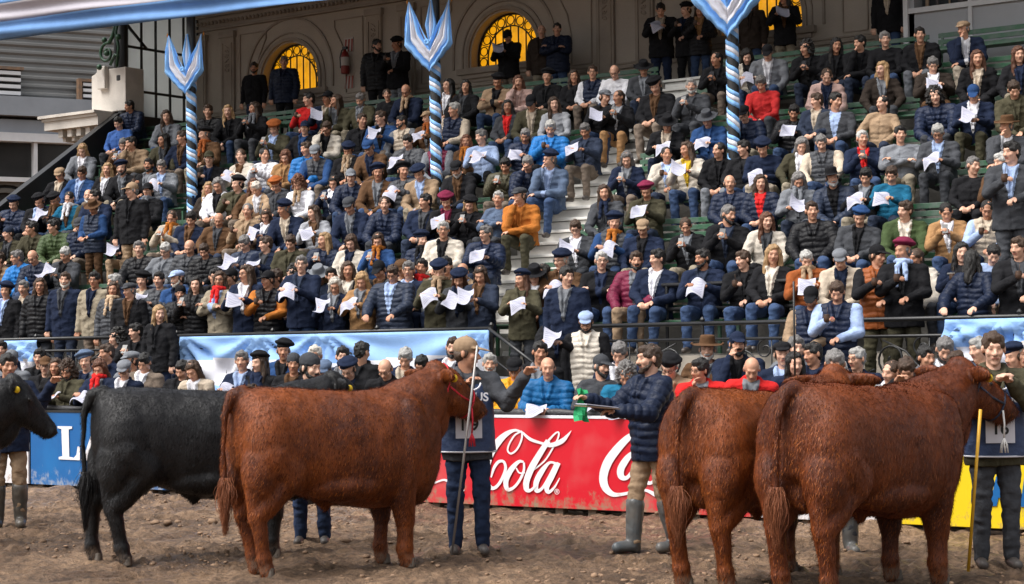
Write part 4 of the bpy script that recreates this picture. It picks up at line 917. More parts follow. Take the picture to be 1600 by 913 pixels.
# things held: sheets of paper, phones, cups
M_paper = bpy.data.materials.new('printed_paper'); M_paper.use_nodes = True
def _pm():
    n = M_paper.node_tree.nodes; L = M_paper.node_tree.links; b = n['Principled BSDF']; b.inputs['Roughness'].default_value = .8; tc = n.new('ShaderNodeTexCoord'); sp = n.new('ShaderNodeSeparateXYZ'); L.new(tc.outputs['Object'], sp.inputs[0])
    m1 = n.new('ShaderNodeMath'); m1.operation = 'MULTIPLY'; m1.inputs[1].default_value = 48; L.new(sp.outputs['Z'], m1.inputs[0]); f = n.new('ShaderNodeMath'); f.operation = 'FRACT'; L.new(m1.outputs[0], f.inputs[0]); g = n.new('ShaderNodeMath'); g.operation = 'GREATER_THAN'; g.inputs[1].default_value = .55; L.new(f.outputs[0], g.inputs[0])
    ab = n.new('ShaderNodeMath'); ab.operation = 'ABSOLUTE'; L.new(sp.outputs['X'], ab.inputs[0]); lt = n.new('ShaderNodeMath'); lt.operation = 'LESS_THAN'; lt.inputs[1].default_value = .082; L.new(ab.outputs[0], lt.inputs[0])
    az = n.new('ShaderNodeMath'); az.operation = 'ABSOLUTE'; L.new(sp.outputs['Z'], az.inputs[0]); l2 = n.new('ShaderNodeMath'); l2.operation = 'LESS_THAN'; l2.inputs[1].default_value = .115; L.new(az.outputs[0], l2.inputs[0])
    m2 = n.new('ShaderNodeMath'); m2.operation = 'MULTIPLY'; L.new(g.outputs[0], m2.inputs[0]); L.new(lt.outputs[0], m2.inputs[1]); m3 = n.new('ShaderNodeMath'); m3.operation = 'MULTIPLY'; L.new(m2.outputs[0], m3.inputs[0]); L.new(l2.outputs[0], m3.inputs[1])
    m4 = n.new('ShaderNodeMath'); m4.operation = 'MULTIPLY'; m4.inputs[1].default_value = .6; L.new(m3.outputs[0], m4.inputs[0])
    mx = n.new('ShaderNodeMix'); mx.data_type = 'RGBA'; L.new(m4.outputs[0], mx.inputs[0]); mx.inputs[6].default_value = (.47, .47, .56, 1); mx.inputs[7].default_value = (.16, .17, .26, 1); L.new(mx.outputs[2], b.inputs['Base Color'])
_pm()
def paper_mesh(seed):
    b = MB(); r = random.Random(seed); n = 8; cx = r.uniform(-.035, .035); cz_ = r.uniform(-.04, .04); vs = []
    for i in range(n+1):
        for j in range(n+1):
            u, v = i/n*2-1, j/n*2-1; y = cx*(u*u)+cz_*(v*v)*.7+.02*math.sin(u*2+v*3+seed); vs.append((u*.105, y*1.5+.012*u*v, v*.148))
    b.v = vs; b.f = [(i*(n+1)+j, (i+1)*(n+1)+j, (i+1)*(n+1)+j+1, i*(n+1)+j+1) for i in range(n) for j in range(n)]; b.m = [0]*n*n; return b.mesh('sheet', M_paper, True)
PAPERS = [paper_mesh(i) for i in range(7)]
M_mug = mat('cup_dark', (.07, .035, .02), .45); M_phone = mat('phone_case', (.02, .02, .025), .25)
def _cup():
    b = MB(); b.lathe((0, 0, -.045), [(.024, 0), (.036, .02), (.04, .055), (.032, .085), (.033, .09)], 14); b.tube([(.005, 0, .02), (.012, -.01, .12)], .003, 5); return b.mesh('gourd_cup', M_mug, True)
def _phone(): b = MB(); b.box((-.036, -.004, -.072), (.036, .004, .072)); return b.mesh('phone', M_phone)
CUP, PHONE = _cup(), _phone()
# ---------------------------------------------------------------- who sits and stands where
# "@x y" starts a patch of the survey; then one person a line: place in the patch, zone, kind of figure,
# headwear/hair, garment, arms, gaze, extras.  S seated in a row, W on the walkway, K on the top landing,
# H standing in a row, Q on the steps before the walkway, G ringside, behind the barrier
PEOPLE = """
@160 130
145 320 S m sh.k f.plaid l d
295 250 S m sh.k p.navy l l
170 505 S m sh.grey c.brown f d
285 480 S m sh.k c.tan c l
590 275 S w lg.brown c.grey l f
550 450 S w lg.k c.olive l l
665 430 S m sh.brown c.navy l l
215 685 S m be.navy c.black.grey l f bd.k
385 660 S m sh.k c.black.grey h f bd.k
495 690 S m sh.grey c.grey r d t.jeans
890 200 S m sh.brown p.black l f
1095 230 S w lg.y c.black l f
1270 215 S w lg.brown c.black f l sc.grey
860 430 S m be.black c.brown h l sc.rust
895 590 S m cp.olive c.black.navy h f
1430 370 S m be.rust c.olive f d
1160 590 S w bu.brown c.cream.brown r f
1345 600 S w bu.k p.white f r
1520 610 S w lg.red c.camel l d
@360 30
205 410 K m sh.k s.black d f bd.k
455 360 K m sh.grey p.navy d f
1230 225 K m sh.k p.black d r bd.k
1395 215 K m be.black c.black h l t.grey
655 660 S m sh.k s.red h l
795 660 S m cp.black c.navy r l
920 680 S w lg.brown c.olive c l
1090 670 S m sh.grey c.olive l d bd.grey
1350 610 S k bu.brown s.black l f
1515 590 S m bd.k c.navy.black l d gl sc.tan
@420 140
285 320 S m cp.navy c.black.blue l f
510 310 S m sh.brown c.cream c d
790 260 S m sh.brown c.black l r
945 240 S m sh.brown c.blue r l gl
1110 270 S m sh.k v.beige.grey l l bd.k
1325 240 S m fc.tan c.brown r l sc.rust
1545 170 S m sh.white v.navy.beige l l
330 480 S m sh.brown p.sky l l
435 510 S m fc.grey v.dgrey.blue l d
660 500 S m be.navy c.black l d sc.tan
895 470 S m fc.blue c.brown l d gl
1165 430 S m sh.k p.dgrey r d
1455 440 S m sh.brown v.maroon.grey l l
725 720 S m cp.grey p.navy l f t.jeans
945 680 S m be.navy c.brown l f t.jeans
1125 680 S m be.black p.dgrey r r
1310 680 S m be.navy c.tan l d
@660 40
720 110 K m cp.black c.black r d
1000 60 K m bd.grey c.dbrown d f
1130 50 K m sh.k p.navy x f
205 500 S w lg.k c.brown l l
360 510 S w lg.k c.black l f
620 460 S m be.black c.tan x d t.jeans
835 490 S w lg.red c.pink c f t.jeans
1045 430 S m be.black c.black l f
1265 430 S w lg.brown c.black l f
1410 390 S m sh.brown v.navy.white l f gl
710 680 S w lg.k c.dgrey.red l f t.jeans
945 630 S m cp.black c.olive l d
1145 650 S w lg.brown s.lgrey l f
1510 600 S m fc.grey c.black r r
@680 160
250 330 S w lg.red c.brown l f sc.orange
380 290 S m sh.grey f.lblue r l
735 270 S m sh.grey p.navy r d
960 210 S m sh.white p.sky h d
1245 230 S m sh.grey c.slate r d
240 540 S m fc.black c.black.brown l d bd.white
590 520 S m sh.k p.olive f d
800 500 S m sh.grey p.navy c d
985 470 S m be.navy c.steel c l gl t.jeans
@940 0
500 80 K m sh.k c.black r d
710 90 K m be.black c.black h l
825 115 K w lg.brown p.black.camel h d t.jeans
1250 230 K w lg.brown c.dbrown d l
1530 40 K w lg.k c.black r l
155 590 S m bd.k s.white l d gl
355 580 S m br.black c.dgrey l d
445 690 S m be.black c.black l d
745 720 S m sh.white c.dgrey f f bd.white
980 520 S w bu.k c.black f l
1235 500 S w lg.k c.cream.black r d
1440 490 S m cp.black c.grey l d
1375 730 S m sh.grey s.redwhite l d
130 810 S w bu.brown c.black.lgrey f l t.camel
@940 150
560 250 S m br.black c.black r d
920 210 S m br.dgrey c.blue r d
1220 140 S m fc.black p.navy c d gl
245 540 S w lg.grey c.navy.grey f d
535 490 S w bu.k c.cream.lblue h f
705 450 S w lg.brown c.cream.yellow r l t.jeans
1010 480 S w bu.k c.black l l t.grey
1190 440 S m sh.k c.black l l
1390 480 S m be.navy s.navy r d t.beige
@1180 20
455 330 S w cu.k c.black f l
685 310 S w lg.k c.black l f
895 250 S m sh.k c.black c l
1115 240 S m sh.grey s.black l f t.jeans
1400 230 S m sh.k c.black l f t.grey
510 640 S k sh.brown c.slate l l
635 590 S w bu.brown c.pink l d
320 830 S m sh.k p.black r d t.jeans
675 740 S m sh.k s.dgrey.lblue l r
1080 500 S w lg.y c.dbrown.grey l l
1050 760 S w bu.k s.tan l l
1480 430 S m sh.grey c.dbrown r d t.brown
1120 -190 K m sh.k c.black d f
@1300 0
1130 270 S m fc.tan c.navy.white c l t.beige
1260 560 S w lg.red c.black l f
1580 500 S w lg.red c.black l f
@1300 130
910 170 S m cu.k p.navy l f
1210 120 S m cp.blue c.navy.white r d t.olive
1570 130 S m sh.brown c.olive l d
1470 380 S m br.brown c.dgrey c l
905 430 S m sh.white c.dgrey r d gl t.dgrey
570 430 S m sh.k s.grey x f
265 470 S m sh.white c.navy.red f f
1180 690 S m sh.grey s.black l r
1410 660 S m sh.white c.brown r l
1500 500 H m sh.k c.dgrey h l
500 760 S m sh.brown s.teal r d
270 770 S m sh.k c.black.grey r d
50 780 S m br.black p.slate.black l f bd.white
@1180 160
375 350 S w lg.grey c.olive.white l d
555 330 S m sh.grey v.dgrey.beige l d
395 690 S w lg.grey c.grey r d sc.grey
@1120 240
110 250 S m bd.grey p.navy l f
365 260 S w lg.brown p.navy.red l f t.jeans
800 480 S m sh.brown p.black l f t.jeans
90 510 S m sh.grey c.black.slate f r bd.k
430 580 S w lg.red c.cream l f
1190 520 S m be.blue c.dgrey.black l d
@1300 240
640 460 S m sh.brown c.green.cream l l
960 480 S w bu.k c.camel.white f d t.jeans
1290 460 S w bu.k v.beige.lblue h d t.jeans
1370 810 S m sh.k f.lblue l d
1560 790 W m sh.brown c.black h l
@1040 350
300 290 S m sh.k c.navy.slate r l bd.k t.jeans
640 300 S m sh.brown c.black h l t.jeans
890 260 S w lg.y c.black.cream l f
1190 290 S m sh.white c.rust r d sc.tan
1500 270 S m fc.grey c.beige.navy l d
1225 610 Q m cp.black v.navy.tan l d
1440 560 Q m sh.brown v.navy.lblue h d
@1300 350
390 270 W m cp.black v.rust.black h r t.olive
600 230 W m be.maroon c.black h l sc.lblue t.olive
750 280 S w bu.brown c.cream l l
1070 240 S w lg.k c.navy.black h f t.jeans
1180 310 W w lg.k p.navy e b
@840 260
600 210 S w lg.brown c.dgrey l f sc.navy
900 200 S m be.maroon c.olive r d
640 470 S m be.navy v.dgrey.blue r f sc.orange
880 510 S m fc.tan c.navy.black l d
330 510 S m sh.brown c.dgrey r d gl
1235 490 S w bu.brown c.black f d
@560 270
260 250 S w bu.brown p.navy l f
540 240 S m sh.k c.navy l l
735 230 S m be.maroon c.black.maroon r d
930 260 S w be.black.y c.black f d
1170 220 S w sh.white s.steel x f
1385 190 S m fc.dgrey c.orange c l t.olive
160 560 S w lg.brown s.blue f d sc.orange
520 560 S m be.navy p.navy l r sc.black
710 480 S m sh.white c.cream.black l f gl
1060 510 S m sh.grey p.navy r l gl
@780 380
520 150 S m be.navy.w c.brown r l gl
575 280 Q m sh.k c.navy d r
510 590 Q m bd.k c.black.navy r d
735 650 Q m fc.lblue v.cream.black d d gl bd.k
845 150 S m sh.white c.black.navy x f gl t.jeans
1130 150 S m sh.brown p.maroon.grey l f bd.k t.tan
1310 130 S m sh.k c.navy.white l l t.jeans
400 290 S w lg.k c.brown l l
@560 380
300 250 W m sh.brown p.slate.lblue e d gl
190 200 S m cp.black c.black l d
430 230 W m sh.grey c.navy d f gl bk
525 190 S m sh.k c.tan l f sc.red
690 220 W m be.navy c.olive r d sc.tan
735 130 S m sh.k c.grey l f
370 160 S m fc.brown c.dgrey l d
850 290 W w be.navy.r c.dgrey r d
1030 260 W w lg.brown c.slate.brown r d
925 215 S m bd.k c.tan l d
1370 370 W w be.navy.r c.olive r l
1480 265 W w br.black.k c.brown.white d d bk
@280 380
150 350 W w lg.k p.black f f
350 310 W w lg.brown c.khaki x f gl sc.red
295 260 S m sh.k c.black l f bk
440 290 W m cp.black c.dgrey d l bk
570 260 W w lg.brown c.navy r l gl
750 310 W m cp.black v.black.orange h l
855 270 S m sh.brown c.black l l
950 260 S m cu.k c.grey l l
1030 180 W m sh.grey c.navy.slate r f gl t.jeans
1235 250 S w br.grey.y c.navy l d
1310 350 W w lg.w c.navy.grey r d gl
1420 220 S w lg.brown c.black.cream l f
1345 260 S m sh.k c.slate l f
1535 310 W w lg.y c.camel r d
@280 260
235 190 S w lg.y c.dbrown l f
330 150 S w lg.grey c.white.black l d
480 150 S m be.black c.olive h l
620 160 S w lg.red c.brown l f
700 170 S w sh.w c.tan.white l d
820 150 S m be.rust c.dgrey l d gl
1040 130 S w cu.red v.white.white l d sc.tan
1275 130 S w lg.k c.navy.white f d
570 370 S w bu.grey c.tan h f
720 410 S w lg.brown c.navy.white r d
930 340 S m be.navy c.navy l l
1130 390 S w lg.brown c.lgrey r l
1480 310 S m fc.dgrey c.navy.grey l d
85 430 S m sh.k c.navy l d
320 440 S m bd.grey c.brown l d
80 670 S m bd.grey p.dgrey l d
230 700 S m sh.brown p.black l d
560 640 S m sh.grey p.slate r d gl
725 650 S m sh.brown c.navy r l t.jeans
925 630 S m sh.brown c.olive l d
1210 620 S w lg.y p.navy f l
1430 630 S w lg.brown c.cream.navy l d
@0 380
60 400 W m be.navy c.black.lblue d f
250 360 S m sh.grey c.slate l f
345 360 W w lg.brown p.black d f gl
555 310 W m sh.brown c.navy.dgrey d f bd.w
800 310 W m sh.k c.khaki.navy d f gl
955 390 W w lg.brown p.dgrey d f sc.plaidtan
1090 400 W m fc.dgrey c.black d l
940 270 S m sh.white c.navy l l
1180 290 S m be.black c.black l f
1320 250 S m sh.k p.dgrey r f
1480 270 S m fc.lblue c.blue l l bd.w
1340 590 Q w lg.y c.black d r
1515 480 W m bn.black p.black x f
980 790 Q w cu.k c.black f l
1140 740 Q m sh.k c.black f l
165 175 S m be.black c.black l l
@0 270
10 450 S m fc.tan c.black l d
75 510 S m bn.slate c.olive l l
330 400 S m sh.k c.olive l l
520 420 S m sh.k p.green l l
670 430 S m fc.dgrey p.navy l d
790 300 H m br.brown v.slate.blue l d t.brown
1110 120 H m cp.tan c.black d l t.tan
1090 530 S m sh.k c.black r d t.tan
1165 620 S m sh.grey p.black l f
1430 350 S w bu.brown c.beige f d sc.orange
1375 640 S m sh.white c.grey l d gl
20 670 S m sh.brown c.tan l l
210 670 S m sh.grey p.sky l l
345 630 S m bd.k p.navy l d gl
530 670 S m sh.white c.dgrey.black r d
@0 160
725 370 S w lg.y c.grey.white l d
500 560 S m fc.tan c.black l d
680 550 S m sh.brown c.blue.lblue l d
880 540 S w lg.y c.black.white l f
105 790 S m be.navy p.navy h d
315 810 S m be.black c.black l d
465 810 S m be.black c.black r d sc.brown gl
585 790 S w bu.k c.teal l d sc.white
735 770 S m bd.w c.olive l f bd.white
835 770 S m sh.k c.navy l l
1240 720 S m cp.black c.black l f sc.grey t.tan
@0 490
20 300 G m sh.k c.navy d f
110 390 G m bn.grey c.grey d f
385 440 G m cp.brown c.black l f gl
340 370 G m sh.k c.black d f
480 450 G w lg.brown c.black d f
590 470 G m cu.brown c.olive r d bd.k
745 400 G m be.steel c.grey r f
850 450 G w lg.red c.navy.grey r d sc.red
1030 460 G m fc.grey c.navy.white l d gl
1210 400 G m sh.k c.taupe.white l d
900 330 G m sh.brown c.navy d l
1105 400 G m fc.grey c.grey d l
1525 460 G m sh.k c.black l d
@280 500
225 430 G w lg.brown c.beige.white f d
550 340 G m sh.grey c.navy.lblue r f
660 360 G w be.black c.black d l
885 260 G m be.black c.blue.black d f
960 370 G m bn.dgrey c.black d f
1200 410 G m fc.steel c.navy l d gl
1160 300 G w sh.w c.grey d f
1375 310 G m sh.k c.navy.grey l f
1500 420 G m be.navy c.black h d gl
1540 270 G m sh.k c.black d b
715 460 G k cu.brown c.navy d b
@560 500
385 310 G m sh.white c.navy d d
320 420 G m bd.k c.black l d gl
530 370 G m sh.k c.grey l d
790 230 G m sh.brown c.navy d f bd.k
1100 370 G m sh.white c.grey d f bd.white
1315 400 G m fc.black p.mustard l d gl
1500 270 G m sh.k c.black d f
@820 500
270 420 G m bd.k p.azure r f
640 390 G m cp.dgrey s.dgrey r r bd.k
800 270 G m sh.grey c.navy.white d d
910 470 G m cu.grey c.teal r d
1290 400 G m be.black c.tan d d gl
1530 250 G m br.brown c.brown d f bd.white
@1080 490
400 260 G m cp.navy c.navy c f bd.k
160 490 G m sh.k c.red.grey c l gl
570 470 G m bd.w c.red.grey l d
780 340 G m fc.black c.navy.lblue d f
880 290 G m sh.grey c.grey d f
1030 340 G m sh.k c.navy d l
930 440 G w lg.k c.navy f f
1385 380 G m sh.white c.navy d l gl
1325 500 G m sh.white c.steel d f bd.white
@1300 490
570 510 G w bu.brown c.white d l
710 480 G m sh.brown c.black d d
800 370 G m sh.k c.black d r
940 290 G m sh.grey c.grey.white d d bd.k
1240 300 G m sh.white c.black d l
1120 440 G m sh.brown c.navy d b
1530 370 G m be.navy c.navy d l
1590 340 G m sh.white c.grey d f
"""
# ---------------------------------------------------------------- everybody into place
KN = dict(be='beret', fc='flat cap', cp='cap', br='brimmed hat', bn='beanie')
def cn(c): return CNAME.get(c, c)
GN = dict(p='puffer jacket', c='coat', v='vest', s='sweater', f='shirt')
AN = dict(r='reading a sheet', c='chin in hand', f='holding a phone', h='holding a cup', x='arms crossed')
ppl = []
for ln in PEOPLE.strip().splitlines():
    if ln[0] == '@': ox, oy = map(float, ln[1:].split()); continue
    a = ln.split(); ppl.append(dict(px=ox+float(a[0])/5.333, py=oy+float(a[1])/5.333, zone=a[2], sex=a[3], head=a[4], body=a[5], arms=a[6], gaze=a[7], ex=a[8:]))
def sexk_(p): return 'w' if p['sex'] == 'w' else 'm'
poleX = [at_y(q, 300, PY).x for q in (300, 682, 1148)]
for i, p in enumerate(ppl):
    z = p['zone']; px_, py_ = p['px'], p['py']; sc = 1.0; lean = 0; st = True; fl = 0
    if z == 'S':
        st = False; best = None
        for k in range(NROW):
            q = at_y(px_, py_, ROW0+PITCH*k-.05); d = q.z-(FL0+RISE*k+1.19)
            if best is None or abs(d) < abs(best[0]): best = (d, k, q)
        d, k, q = best; p['row'] = k; fl = FL0+RISE*k; s0 = .92 if p['sex'] == 'k' else 1; sc = max(.93, min(1.06, (1.19+d)/1.19)); rest = d-(sc-1)*1.19
        if rest < -.02: lean = 10 if rest > -.08 else 18; sc = min(1.07, sc*(1.012 if lean == 10 else 1.035))
        y = ROW0+PITCH*k+random.uniform(-.03, .03); x = q.x; zf = fl
    elif z in 'WKHQG':
        if z == 'W': y, fl = 20.25+.42*('bk' in p['ex']), WALK
        elif z == 'K': y, fl = 28.0, TOPZ
        elif z == 'Q': y, fl = 19.35, None
        elif z == 'H':
            best = min(range(NROW), key=lambda k: abs(at_y(px_, py_, ROW0+PITCH*k-.25).z-(FL0+RISE*k+1.6))); y = ROW0+PITCH*best-.3; fl = FL0+RISE*best; p['row'] = best
        else:
            y = 17.12 if py_ > 573 else 17.75 if py_ > 562 else 18.3 if py_ > 550 else 18.75; fl = 0
        q = at_y(px_, py_, y); h = 1.61
        if z == 'G' and q.z < 1.56: lean = 16 if q.z > 1.46 else 26; h = 1.55 if lean == 16 else 1.44
        if fl is None: fl = max(0, q.z-1.61)
        sc = max(.93, min(1.07, (q.z-fl)/h)); zf = fl+(q.z-fl-sc*h if z in 'WKG' else 0); zf = fl if z in 'K' else max(zf, fl-.0) if z != 'G' else max(0, zf); x = q.x
        if z == 'W' and q.z-fl < 1.5: zf = fl
    p['row'] = p.get('row', -1)
    arms = p['arms']; 
    if z in 'WKHG' and arms == 'l': arms = 'dl'
    if arms == 'r' and False: pass
    if z == 'S' and arms == 'l': arms = random.choice(['l', 'l', 'l2', 'l3']); lean = max(lean, 14) if arms == 'l3' else lean
    if z == 'S' and arms == 'c': lean = max(lean, 10)
    style = p['body'].split('.')[0]; gaze = p['gaze']
    wide = 1.1 if p['sex'] == 'm' else 1.05
    if z == 'S' and i % 7 == 3 and sexk_(p) == 'm': wide = 1.2
    if abs(px_-1407) < 2 or abs(px_-617) < 2: wide = 1.26
    sexk = 'w' if p['sex'] == 'w' else 'm'
    if z == 'K' and arms == 'x': arms = 'x'
    fg = figure(st, arms, gaze, style, lean, .0105, sexk, wide)
    rz = rad(18+random.uniform(-9, 9)); 
    if gaze == 'b': rz = rad(0)
    if p['sex'] == 'k': sc *= .84; zf = zf+.16 if not st else zf
    tilt = rad(random.uniform(-5, 5)) if z in 'SG' else 0.0; hm = fg['HM'].translation*sc; off = Matrix.Rotation(rz, 3, 'Z') @ Matrix.Rotation(tilt, 3, 'Y') @ hm
    x = x-off.x
    root = make_person(fg, p['head'], p['body'], p['sex'], p['ex'], (x, y, zf), rz, sc, tilt=tilt)
    p['x'], p['y'], p['z'], p['root'], p['fg'] = x, y, zf, root, fg
# things they hold, each a thing of its own
def short(p):
    h = p['head'].split('.'); b_ = p['body'].split('.')
    hd = f"{cn(h[1])} {KN[h[0]]}" if h[0] in KN else ('bareheaded')
    return hd, f"{cn(b_[1])} {GN[b_[0]]}"+(f' over {cn(b_[2])}' if len(b_) > 2 and b_[0] == 'c' and b_[2] != b_[1] else '')
def sector(p):
    if p['zone'] == 'G':
        x = p['px']
        return 'ringside by the blue board' if x < 250 else 'ringside behind the black bull' if x < 600 else 'ringside near the capped handler' if x < 860 else 'ringside beside the judge' if x < 1075 else 'ringside behind the right bulls' if x < 1360 else 'ringside near the yellow stick'
    if p['zone'] == 'W': return 'on the walkway at far left' if p['px'] < 215 else 'above the long banner' if p['px'] < 770 else 'beside the lower steps' if p['px'] < 1000 else 'on the walkway at right'
    if p['zone'] == 'Q': return 'on the left side steps' if p['px'] < 400 else 'on the lower steps' if p['px'] < 1000 else 'behind the right fence'
    x = p['px']
    s = 'left of left pole' if x < 300 else 'between left and middle poles' if x < 682 else 'between middle pole and steps' if (p['x'] < SX0) else 'between steps and right pole' if x < 1148 else 'right of right pole'
    if p['zone'] == 'K': return 'on the top landing'+(', by the left window' if x < 500 else ', by the extinguisher' if x < 680 else ', by the middle window' if x < 900 else ', by the right pole flags')
    return (f"{ordn[p['row']]} row " if p['row'] >= 0 else '')+s
def trim(s, n=16):
    a = s.replace(',', '').split()
    if len(a) <= n: return s
    a = a[:n]
    if 'between' in a and a[-1] not in ('pole', 'steps') or a[-2:] == ['middle', 'pole'] and 'steps' not in a: a = a[:len(a)-1-a[::-1].index('between')]
    while a[-1] in ('and', 'the', 'of', 'by', 'near', 'at', 'over', 'right', 'left', 'behind', 'on'): a.pop()
    return ' '.join(a)
def words(s): return len(s.replace(',', ' ').split())
labels = {}
cands = []
for p in ppl:
    hd, gm = short(p); pose = 'seated ' if p['zone'] == 'S' else 'standing '
    hh = 'hatless' if hd == 'bareheaded' else None
    base = (f"hatless person in {gm}" if hh else f"person in {hd} and {gm}"); sc_ = [e[3:] for e in p['ex'] if e.startswith('sc.')]
    extra = (f", {cn(sc_[0])} scarf" if sc_ else '')+(f", {AN[p['arms']]}" if p['arms'] in AN else '')+(', glasses' if 'gl' in p['ex'] and not sc_ and p['arms'] not in AN else '')
    p['gm'], p['hd'] = gm, hd
    c = [f"{base}{extra}, {sector(p)}", f"{base}, {sector(p)}"]; cands.append(c)
def near(p, sgn):
    best = None
    for q in ppl:
        if q is p or q['zone'] != p['zone'] or q['row'] != p['row']: continue
        d = (q['px']-p['px'])*sgn
        if 4 < d < 90 and (best is None or d < best[0]): best = (d, q)
    return best and best[1]
from collections import Counter
first = [c[0] if words(c[0]) <= 16 else c[1] for c in cands]
cnt = Counter(first); used = set()
for i, p in enumerate(ppl):
    lb = first[i]
    if cnt[lb] > 1 or words(lb) > 16:
        gm, hd = p['gm'], p['hd']; rowt = f"{ordn[p['row']]} row" if p['row'] >= 0 else sector(p).split(',')[0]
        b0 = f"hatless person in {gm}" if hd == 'bareheaded' else f"person in {hd} and {gm}"
        opts = []
        for sgn, wd in ((-1, 'right of'), (1, 'left of')):
            q = near(p, sgn)
            if q is not None:
                opts.append(f"{b0}, {rowt}, just {wd} the {q['gm']}"); opts.append(f"{b0}, just {wd} the {q['hd']} and {q['gm']}" if q['hd'] != 'bareheaded' else f"{b0}, {sector(p)}, {wd} {q['gm']}")
        opts += [f"{b0}, {sector(p)}, {w_}" for w_ in ('nearest the steps', 'farthest left', 'nearest the pole')] if False else []
        ok = [o for o in opts if words(o) <= 16 and o not in used and o not in cnt]
        lb = ok[0] if ok else lb
    used.add(lb); labels[i] = lb
for i in labels:
    if words(labels[i]) > 16: labels[i] = trim(labels[i])
dups = {l: n for l, n in Counter(labels.values()).items() if n > 1}
for l in list(dups):
    ids = sorted([i for i in labels if labels[i] == l], key=lambda i: ppl[i]['px'])
    b0 = trim(l, 12)
    for n_, i in enumerate(ids): labels[i] = l if n_ == 0 and False else b0+(' the left one' if n_ == 0 else ' the right one' if n_ == len(ids)-1 else ' the middle one')
ZG = dict(S='spectators seated on the terraces', W='people standing on the walkway', K='people standing on the top landing', H='people standing among the rows', Q='people on the lower steps', G='spectators behind the ring barrier')
for i, p in enumerate(ppl):
    tag(p['root'], labels[i], 'person', ZG[p['zone']])
    fg, arms, Mw = p['fg'], p['arms'], p['root'].matrix_world
    w0, w1 = fg['J'][0][2], fg['J'][1][2]; who = f"the {p['hd']}" if p['hd'] != 'bareheaded' else 'the hatless person'
    rowt = sector(p)
    def held(name, me, T, desc, cat, grp):
        o = link(name, me); o.matrix_world = Mw @ T; L_ = f"{desc} {p['gm']}, {rowt}"
        if words(L_) > 16: L_ = trim(L_)
        p.setdefault('held', []).append(o); tag(o, L_, cat, grp); return o
    if arms == 'r':
        c = (w0+w1)/2+Vector((random.uniform(-.03, .03), -.13, .03)); low = p['zone'] in 'G' and p['py'] > 572
        T = Matrix.Translation(c) @ Euler((rad(-50 if not low else -70), rad(random.uniform(-14, 14)), rad(random.uniform(-15, 25)))).to_matrix().to_4x4()
        held('paper_sheet', PAPERS[i % 7], T, 'white sheet held by wearer of', 'paper', 'printed sheets in the hands of spectators')
    elif arms == 'h': held('drinking_gourd', CUP, Matrix.Translation(w0+Vector((.03, -.085, .03))), 'brown cup held by wearer of', 'cup', 'cups in the hands of spectators')
    elif arms == 'f': held('phone', PHONE, Matrix.Translation((w0+w1)/2+Vector((0, -.08, .06))) @ Matrix.Rotation(rad(-35), 4, 'X'), 'dark phone held by wearer of', 'phone', 'phones in the hands of spectators')
seen = Counter(); allh = [(o, p) for p in ppl for o in p.get('held', [])]
cc = Counter(o['label'] for o, _ in allh)
for o, p in allh:
    if cc[o['label']] > 1:
        seen[o['label']] += 1; h = p['hd'] if p['hd'] != 'bareheaded' else 'hatless'
        b0 = o['label'].replace('wearer of', f'{h} wearer of').replace(',', ''); o['label'] = trim(b0)
cc = Counter(o['label'] for o, _ in allh)
for l, n in cc.items():
    if n > 1:
        os_ = sorted([(p['px'], o) for o, p in allh if o['label'] == l], key=lambda t: t[0])
        for k, (_, o) in enumerate(os_): o['label'] = trim(l, 12)+(' at the left' if k == 0 else ' at the right' if k == len(os_)-1 else ' in between')
